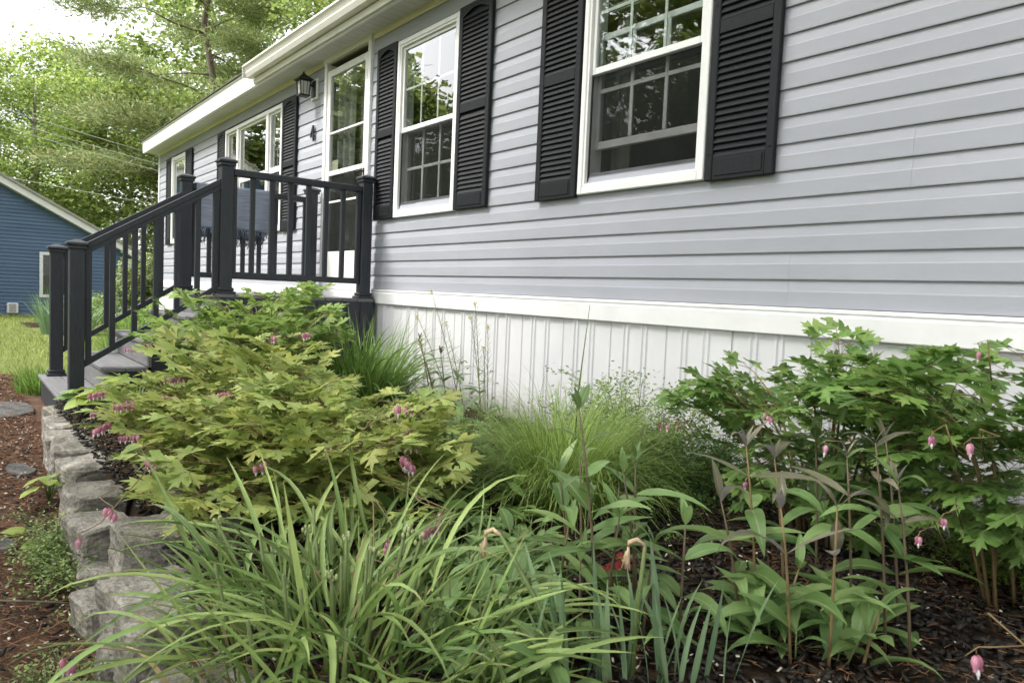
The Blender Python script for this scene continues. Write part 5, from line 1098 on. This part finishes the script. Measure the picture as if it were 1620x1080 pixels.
# ------------------------------------------------------------------ airy shrub, seed stalks, hosta, weeds, fern, primrose
def leaf_cloud(part, parent, centers, n, L, Wd, m, rs, sig, tilt=0.7):
    """many small leaves round the given centres, joined into one part"""
    c = centers[rs.randint(0, len(centers), n)]+rs.normal(0, 1, (n, 3))*np.array(sig); X, Y, Z = rnd_frames(n, tilt, rs)
    l_ = rs.uniform(*L, n)[:, None]; w_ = rs.uniform(*Wd, n)[:, None]
    V = np.stack([c-X*l_/2, c-Y*w_/2-Z*w_*.12, c+X*l_/2, c+Y*w_/2-Z*w_*.12], 1)
    o = link(part, quads_mesh(part, V, 4, M[m] if isinstance(m, str) else m), parent); o['kind'] = 'stuff'; return o
def twig_shrub(name, label, cat, base, rx, ry, H, nst, nleaf, L, m, seed, lower=None, group=None, sig=0.03, stemm='stem', pw=1.0):
    rs = np.random.RandomState(seed); t = thing(name, label, cat, base, group); st = MB(); C_ = []
    for i in range(nst):
        a = rs.uniform(0, 2*PI); r_ = math.sqrt(rs.uniform(.02, 1)); tip = Vector((math.cos(a)*r_*rx, math.sin(a)*r_*ry, H*rs.uniform(.55, 1.05)*(1-.3*r_*r_))); b = Vector((math.cos(a)*.06, math.sin(a)*.04, 0)); mid = Vector((tip.x*.5, tip.y*.5, tip.z*.65))
        f = lambda u: b.lerp(mid, u).lerp(mid.lerp(tip, u), u)
        st.tube([f(u) for u in (0, .35, .7, 1)], [.0035, .003, .002, .001], 4)
        for k in range(8):
            u = rs.uniform(.35, 1); p = f(u); q = p+Vector((rs.normal(0, .05), rs.normal(0, .05), rs.uniform(.0, .07))); st.tube([p, q], [.0016, .0008], 3); C_.append(tuple(q)); C_.append(tuple(p.lerp(q, .5)))
    st.build('stems', M[stemm], t)['kind'] = 'stuff'
    leaf_cloud('leaves', t, np.array(C_), nleaf, L, (L[0]*.55, L[1]*.6), m, rs, (sig, sig, sig*.7))
    if lower:
        nl, hh, ml = lower; c = np.stack([rs.normal(0, rx*.5, 300), rs.normal(0, ry*.5, 300), np.abs(rs.normal(0, hh, 300))], 1); leaf_cloud('lower_leaves', t, c, nl, L, (L[0]*.55, L[1]*.6), ml, rs, (.05, .05, .03))
    return t
twig_shrub('meadow_rue', 'airy small leaved plant with pale buds along the white skirting, behind the sedge', 'perennial', (-2.25, -0.42, ZB), 0.62, 0.26, 0.50, 38, 5200, (0.012, 0.024), 'tiny', 3, (1800, .10, 'darktiny'))
twig_shrub('small_shrub', 'dark dense little leaved shrub at the edge of the open mulch', 'shrub', (-1.92, -0.48, ZB), 0.30, 0.22, 0.30, 26, 3400, (0.012, 0.024), 'darktiny', 4, (2400, .08, 'darktiny'))
twig_shrub('feathery_plant', 'low feathery bright green plant at the bottom right of the skirting', 'perennial', (-0.78, -0.33, ZB), 0.34, 0.20, 0.20, 26, 3600, (0.008, 0.020), 'fern', 6, (1500, .05, 'fern'), sig=.025)
twig_shrub('creeping_weed', 'tiny leaved weed creeping at the foot of the edging stones', 'weed', (-2.75, -2.56, ZP+.01), 0.45, 0.08, 0.12, 26, 1500, (0.008, 0.018), 'tiny', 7, (900, .03, 'tiny'), sig=.02)
twig_shrub('creeping_weed', 'tiny leaved weed on the path below the nearest edging stones', 'weed', (-1.85, -2.63, ZP+.01), 0.25, 0.05, 0.08, 16, 700, (0.006, 0.014), 'tiny', 8, (400, .02, 'tiny'), sig=.02)
# thin mustard like seed stalks
ss = thing('seed_stalks', 'thin upright seed stalks with small yellow tips against the white skirting', 'wild plant', (-3.3, -0.55, ZB)); rs = random.Random(6)
for (x, y, h, lx, ly) in [(-3.389, -0.542, 0.802, -0.175, -0.146), (-3.206, -0.561, 0.745, -0.073, -0.019), (-3.192, -0.53, 0.629, -0.044, 0.008), (-3.403, -0.574, 0.658, -0.19, -0.18), (-3.381, -0.526, 0.629, -0.123, -0.096), (-3.199, -0.546, 0.676, -0.093, -0.052), (-3.44, -0.655, 0.52, -0.114, -0.096), (-3.195, -0.536, 0.509, -0.045, -0.006)]:
    mb = MB(); b = Vector((x+3.3, y+.55, 0)); tip = b+Vector((lx, ly, h)); mid = b+Vector((lx*.35, ly*.35, h*.5)); f = lambda u: b.lerp(mid, u).lerp(mid.lerp(tip, u), u)
    mb.tube([f(u) for u in (0, .25, .5, .75, 1)], [.0035, .003, .0022, .0016, .001], 5, 0)
    for k in range(34):
        u = .48+.5*k/34; p = f(u); a = k*2.4; d = Vector((math.cos(a), math.sin(a), .8)); L = .016*(1.2-u)*2+.006
        mb.tube([p, p+d*L*.5, p+d*L+Vector((0, 0, L*.4))], [.0007, .0009, .0006], 3, 0)
    for k in range(12): mb.blob(tip+Vector((rs.uniform(-.009, .009), rs.uniform(-.009, .009), rs.uniform(-.02, .006))), (.0035, .0035, .004), 1, 4, 3)
    mb.build('stalk', [M['stem'], M['yellow']], ss)
LV = [lance('leaf', M['lance'], .3, d, .15, 6) for d in (.5, 1.2)]
for k in range(46): link('leaf', LV[k % 2], ss, frame(Vector((rs.uniform(-.16, .16), rs.uniform(-.10, .05), rs.uniform(.12, .42))), rs.uniform(0, 2*PI), rs.uniform(-.1, .7), rs.uniform(-.3, .3), rs.uniform(.04, .085)))
# lime hosta at the foot of the steps and broad weeds by the edging
def broad(name, label, cat, base, n, spread, H, Lr, m, seed, wd=.85, group=None):
    rs = random.Random(seed); t = thing(name, label, cat, base, group); V = [heart('leaf', M[m], wd*rs.uniform(.85, 1.1), d) for d in (.2, .5, .9)]; st = MB()
    for i in range(n):
        a = 2*PI*i/n*2.618+rs.uniform(-.4, .4); r_ = spread*rs.uniform(.15, 1); p = Vector((math.cos(a)*r_, math.sin(a)*r_, H*rs.uniform(.5, 1.05)*(1-.35*r_/spread)))
        st.tube([(0, 0, 0), (p.x*.4, p.y*.4, p.z*.7), tuple(p)], [.004, .0035, .003], 5); link('leaf', rs.choice(V), t, frame(p, a+rs.uniform(-.4, .4), rs.uniform(-.25, .35), rs.uniform(-.3, .3), rs.uniform(*Lr)))
    st.build('stalks', M['stem'], t)['kind'] = 'stuff'; return t
broad('hosta', 'lime leaved hosta spreading beside the near stair post', 'perennial', (-4.86, -1.92, ZB), 34, 0.38, 0.20, (0.10, 0.17), 'lime', 2, .9)
broad('hosta', 'dark glossy leaved hosta tucked under the bottom porch step', 'perennial', (-5.22, -2.05, ZB), 16, 0.20, 0.10, (0.10, 0.15), 'bh_green', 3, .9)
broad('broad_weed', 'pale broad leaved weed at the foot of the cracked edging block', 'weed', (-3.66, -2.49, ZP+.01), 9, 0.11, 0.16, (0.06, 0.10), 'lime', 4, .95)
broad('broad_weed', 'bright broad leaved weed on the path beside the rounded edging stone', 'weed', (-2.93, -2.53, ZP+.01), 14, 0.11, 0.15, (0.05, 0.085), 'lime', 5, .95)
# primrose with a dark red flower
pr = thing('primrose', 'crinkled yellow green primrose with a dark red flower on the mulch', 'flowering plant', (-1.32, -1.40, ZB))
PV = [heart('leaf', M['lime'], .6, d) for d in (.3, .8)]; rs = random.Random(4)
for k in range(12): link('leaf', PV[k % 2], pr, frame(Vector((0.02*math.cos(k), 0.02*math.sin(k), .01)), k*2.4, rs.uniform(.2, .9), rs.uniform(-.3, .3), rs.uniform(.06, .10)))
for k in range(4):
    mb = MB(); c = Vector((rs.uniform(-.06, .02), rs.uniform(-.07, -.01), rs.uniform(.07, .125)))
    for j in range(5): an = 2*PI*j/5; mb.add([tuple(c), tuple(c+Vector((.030*math.cos(an-.5), .030*math.sin(an-.5), .008))), tuple(c+Vector((.036*math.cos(an), .036*math.sin(an), .012))), tuple(c+Vector((.030*math.cos(an+.5), .030*math.sin(an+.5), .008)))], [(0, 1, 2, 3)], 0)
    mb.blob(c+Vector((0, 0, .003)), (.005, .005, .003), 1, 6, 4); mb.tube([(c.x*.3, c.y*.3, 0), tuple(c)], .002, 4, 2); mb.build('flower', [M['crimson'], M['yellow'], M['stem']], pr)
# plants round the blue house
twig_shrub('round_shrub', 'dark rounded evergreen shrub at the corner of the blue house', 'shrub', (-23.0, 1.55, -1.2), 0.75, 0.75, 1.9, 60, 6000, (0.07, 0.16), 'pine', 21, sig=.16, stemm='bark')
twig_shrub('low_bush', 'leafy green bush under the blue house window', 'shrub', (-19.0, -0.30, -1.15), 1.0, 0.6, 0.75, 40, 3500, (0.05, 0.11), 'oak', 22, (1500, .15, 'oak'), sig=.09)
twig_shrub('low_bush', 'pale green bush seen between the far stair balusters', 'shrub', (-14.5, 0.15, -1.1), 0.8, 0.6, 0.75, 40, 3500, (0.04, 0.09), 'bh_mid', 23, (1500, .15, 'oak'), sig=.07)
mb = MB(); sheet('shrub_bed', -21, -14.6, -1.5, 1.3, -1.145, 20, 8, M['mulch_soil'], 0.02, 1.7)

# lawn grass as far as blades can be told apart
n = 60000; u = RS.uniform(0, 1, n)**1.5; x = -7.0-u*20; y = RS.uniform(-7, 4, n)
keep = ~((x > -8.9+0.25*np.sin(y*5)) & (y > -4.4) & (y < -2.3)) & ~((x > -21) & (x < -14.6) & (y > -1.5) & (y < 1.3)) & (np.sin(x*2.1)*np.sin(y*2.7)+RS.normal(0, .8, n) > -0.9)
x = x[keep]; y = y[keep]; n = len(x); z = -1.025-0.0115*np.maximum(0, -8-x); h = RS.uniform(.04, .11, n); a = RS.uniform(0, 2*PI, n); wd = RS.uniform(.006, .014, n)*(1+np.maximum(0, -10-x)*.06)
le = RS.normal(0, .04, (n, 2)); b = np.stack([x, y, z], 1); sd = np.stack([np.cos(a), np.sin(a), np.zeros(n)], 1)*wd[:, None]/2; tp = b+np.stack([le[:, 0], le[:, 1], h], 1)
tag(link('grass', quads_mesh('grass', np.stack([b-sd, b+sd, tp], 1), 3, M['grass'])), 'short lawn grass between the path and the blue house', 'grass', kind='stuff')

# ------------------------------------------------------------------ trees
def limbs(rs, base, tip, n, pw=1.0, wob=.06):
    L = (Vector(tip)-Vector(base)).length; pts = []
    for i in range(n+1):
        u = i/n; p = Vector(base).lerp(Vector(tip), u); k = math.sin(PI*u)*L*wob; pts.append(p+Vector((rs.uniform(-k, k), rs.uniform(-k, k), rs.uniform(-k, k)*.5+L*.05*math.sin(PI*u))))
    return pts
def leaf_tree(name, label, base, H, R_, seed, nleaf, m, bark='bark', low=.3, lsz=(.13, .24), group='trees behind the houses', trunk=.22, flat=.55, kind='broad'):
    rs = random.Random(seed); rn = np.random.RandomState(seed); t = thing(name, label, 'tree', base, group); tb = MB(); C_ = []; D_ = []
    lean = Vector((rs.uniform(-.05, .05)*H, rs.uniform(-.05, .05)*H, H))
    tr = limbs(rs, (0, 0, -.2), lean*.94, 8, wob=.02); tb.tube(tr, [trunk*(1-.9*i/8)+.02 for i in range(9)], 9)
    def at_(u): f = u*8; i = min(7, int(f)); return tr[i].lerp(tr[i+1], f-i)
    nb = 26 if kind == 'broad' else 40
    for k in range(nb):
        u = low+(0.98-low)*(k+rs.random())/nb; a = k*2.4+rs.uniform(-.4, .4)
        prof = math.sin(PI*min(1, (1-u)/(1-low)*.80+.16))**.7 if kind == 'broad' else (1-u)/(1-low)*.85+.14
        L = R_*prof*rs.uniform(.75, 1.12); p = at_(u); up = rs.uniform(.15, .6) if kind == 'broad' else rs.uniform(-.10, .18)
        tip = p+Vector((math.cos(a)*L, math.sin(a)*L, L*up)); bt = limbs(rs, p, tip, 4); r0_ = trunk*.34*(1-u*.7)
        tb.tube(bt, [r0_, r0_*.75, r0_*.5, r0_*.3, r0_*.12], 5)
        for j in range(7 if kind == 'broad' else 9):
            v = rs.uniform(.3, 1.0); f = v*4; i = min(3, int(f)); q = bt[i].lerp(bt[i+1], f-i); w_ = L*.33*(1.15-v*.6); a2 = a+rs.uniform(-1.5, 1.5)
            q2 = q+Vector((math.cos(a2)*w_, math.sin(a2)*w_, w_*rs.uniform(-.15, .55) if kind == 'broad' else w_*rs.uniform(-.15, .2))); tb.tube([q, q.lerp(q2, .55)+Vector((0, 0, .04*w_)), q2], [r0_*.3, r0_*.2, r0_*.06], 3)
            C_ += [tuple(q2), tuple(q.lerp(q2, .6))]; D_ += [(math.cos(a2), math.sin(a2), .25)]*2
    tb.build('trunk', M[bark], t)
    C_ = np.array(C_); D_ = np.array(D_); n = nleaf; ci = rn.randint(0, len(C_), n)
    if kind == 'broad':
        g = R_*.105; c = C_[ci]+rn.normal(0, 1, (n, 3))*np.array([g, g, g*flat]); X, Y, Z = rnd_frames(n, .75, rn); l_ = rn.uniform(*lsz, n)[:, None]; w_ = l_*rn.uniform(.5, .8, (n, 1))
        V = np.stack([c-X*l_/2, c-X*l_*.08-Y*w_/2-Z*w_*.12, c+X*l_/2, c-X*l_*.08+Y*w_/2-Z*w_*.12], 1); me = quads_mesh('crown', V, 4, M[m])
    else:
        g = R_*.07; c = C_[ci]+rn.normal(0, 1, (n, 3))*np.array([g*1.3, g*1.3, g*.35]); d = D_[ci]+rn.normal(0, .55, (n, 3)); d /= np.linalg.norm(d, axis=1)[:, None]; s_ = np.cross(d, rn.normal(0, 1, (n, 3))); s_ /= np.linalg.norm(s_, axis=1)[:, None]
        l_ = rn.uniform(*lsz, n)[:, None]; w_ = l_*rn.uniform(.12, .22, (n, 1)); V = np.stack([c, c+d*l_*.45-s_*w_/2, c+d*l_, c+d*l_*.45+s_*w_/2], 1); me = quads_mesh('crown', V, 4, M[m])
    o = link('crown', me, t); o['kind'] = 'stuff'; return t
TG = 'trees behind the houses'
leaf_tree('maple_tree', 'bright green maple with a forked pale trunk above the blue house roof', (-37, -0.2, -1.3), 9.8, 4.4, 1, 30000, 'maple', 'greybark', .30, (.09, .19))
leaf_tree('maple_tree', 'bright green maple at the left picture edge over the blue gable', (-41, -4.2, -1.3), 10.2, 5.0, 2, 26000, 'maple', 'greybark', .25, (.10, .20))
leaf_tree('white_pine', 'tall white pine with feathery level branches left of the house eave', (-31, 5.4, -1.3), 22, 6.0, 3, 100000, 'pine', 'bark', .16, (.15, .32), kind='pine', trunk=.17)
leaf_tree('leafy_tree', 'yellow green leafy tree between maple and pine behind the utility lines', (-44, 5.0, -1.3), 12, 5.0, 4, 22000, 'maple', 'greybark', .12, (.15, .28))
leaf_tree('oak_tree', 'tall darker oak rising behind the roof ridge near the gutter', (-22, 10.5, -1.3), 19, 6.0, 5, 56000, 'oak', 'bark', .2, (.11, .21), trunk=.28)
leaf_tree('leafy_tree', 'tall green tree behind the house, its trunk showing above the gutter', (-15.0, 12.5, -1.3), 20, 5.5, 6, 34000, 'maple', 'bark', .3, (.13, .24), trunk=.24)
leaf_tree('leafy_tree', 'low leafy tree filling the gap right of the blue house', (-34, 5.5, -1.3), 9, 4.6, 7, 24000, 'oak', 'bark', .08, (.14, .26))
leaf_tree('leafy_tree', 'pale leafy tree far behind the blue house gable', (-54, -0.5, -1.3), 10, 6.0, 8, 14000, 'maple', 'greybark', .12, (.18, .34))
leaf_tree('leafy_tree', 'deep green tree standing far behind the white pine', (-44, 11.5, -1.3), 19, 7, 9, 30000, 'oak', 'bark', .1, (.2, .36))
# across the yard: the trees that the windows mirror
for i, (x, y, H, r_, kd, lab) in enumerate([(-27, -20, 13.5, 4.5, 'pine', 'tall pine across the yard, mirrored in the two hung windows'), (-33, -14.5, 11, 5, 'broad', 'broad tree across the yard mirrored in the picture window'), (-40, -19, 10, 4.5, 'pine', 'slender pine across the yard mirrored in the picture window'), (-20.5, -20, 15, 5.2, 'broad', 'leafy tree across the yard mirrored in the nearer window'), (-15, -19, 12, 5, 'broad', 'dense leafy tree across the yard opposite the nearest window'), (-22.5, -27, 14, 5, 'pine', 'tall pine behind the leafy trees across the yard'), (-9, -20, 12, 5, 'broad', 'leafy tree across the yard to the right of the dense one'), (-30, -9.5, 9.5, 4.2, 'broad', 'leafy tree on the lawn edge mirrored in the door glass')]):
    leaf_tree('pine_tree' if kd == 'pine' else 'leafy_tree', lab, (x, y, -1.3), H, r_, 30+i, 15000, 'pine' if kd == 'pine' else ('oak' if i % 2 else 'maple'), 'bark', .15, (.3, .5) if kd == 'pine' else (.22, .4), 'trees across the yard', kind=kd)
# big trees between road and house: they shade the bed and the near part of the wall
for i, (x, y, H, r_, lab) in enumerate([(-3.4, -9.2, 13.5, 5.6, 'big shade tree on the lawn behind the viewer, opposite the bed'), (4.0, -9.5, 14.0, 5.8, 'big shade tree on the lawn behind the viewer, farther right')]):
    leaf_tree('shade_tree', lab, (x, y, -1.1), H, r_, 50+i, 8500, 'oak', 'bark', .32, (.16, .30), 'shade trees on the lawn', trunk=.26)
# utility lines
for i, (a, b, sag, lab) in enumerate([((-27.5, -6, 5.9), (-27.5, 9, 3.4), .25, 'uppermost of the thin utility lines crossing before the maples'), ((-27.5, -6, 5.55), (-27.5, 9, 3.15), .25, 'middle one of the three upper utility lines before the maples'), ((-27.5, -6, 5.4), (-27.5, 9, 2.95), .3, 'lowest of the three upper utility lines before the maples'), ((-28.5, -6, 3.6), (-28.5, 9, 2.3), .2, 'lone utility line low over the blue house roof')]):
    mb = MB(); mb.tube([Vector(a).lerp(Vector(b), u)-Vector((0, 0, sag*4*u*(1-u))) for u in [k/12 for k in range(13)]], .011, 5); tag(mb.build('utility_line', M['wire']), lab, 'cable', 'utility lines')
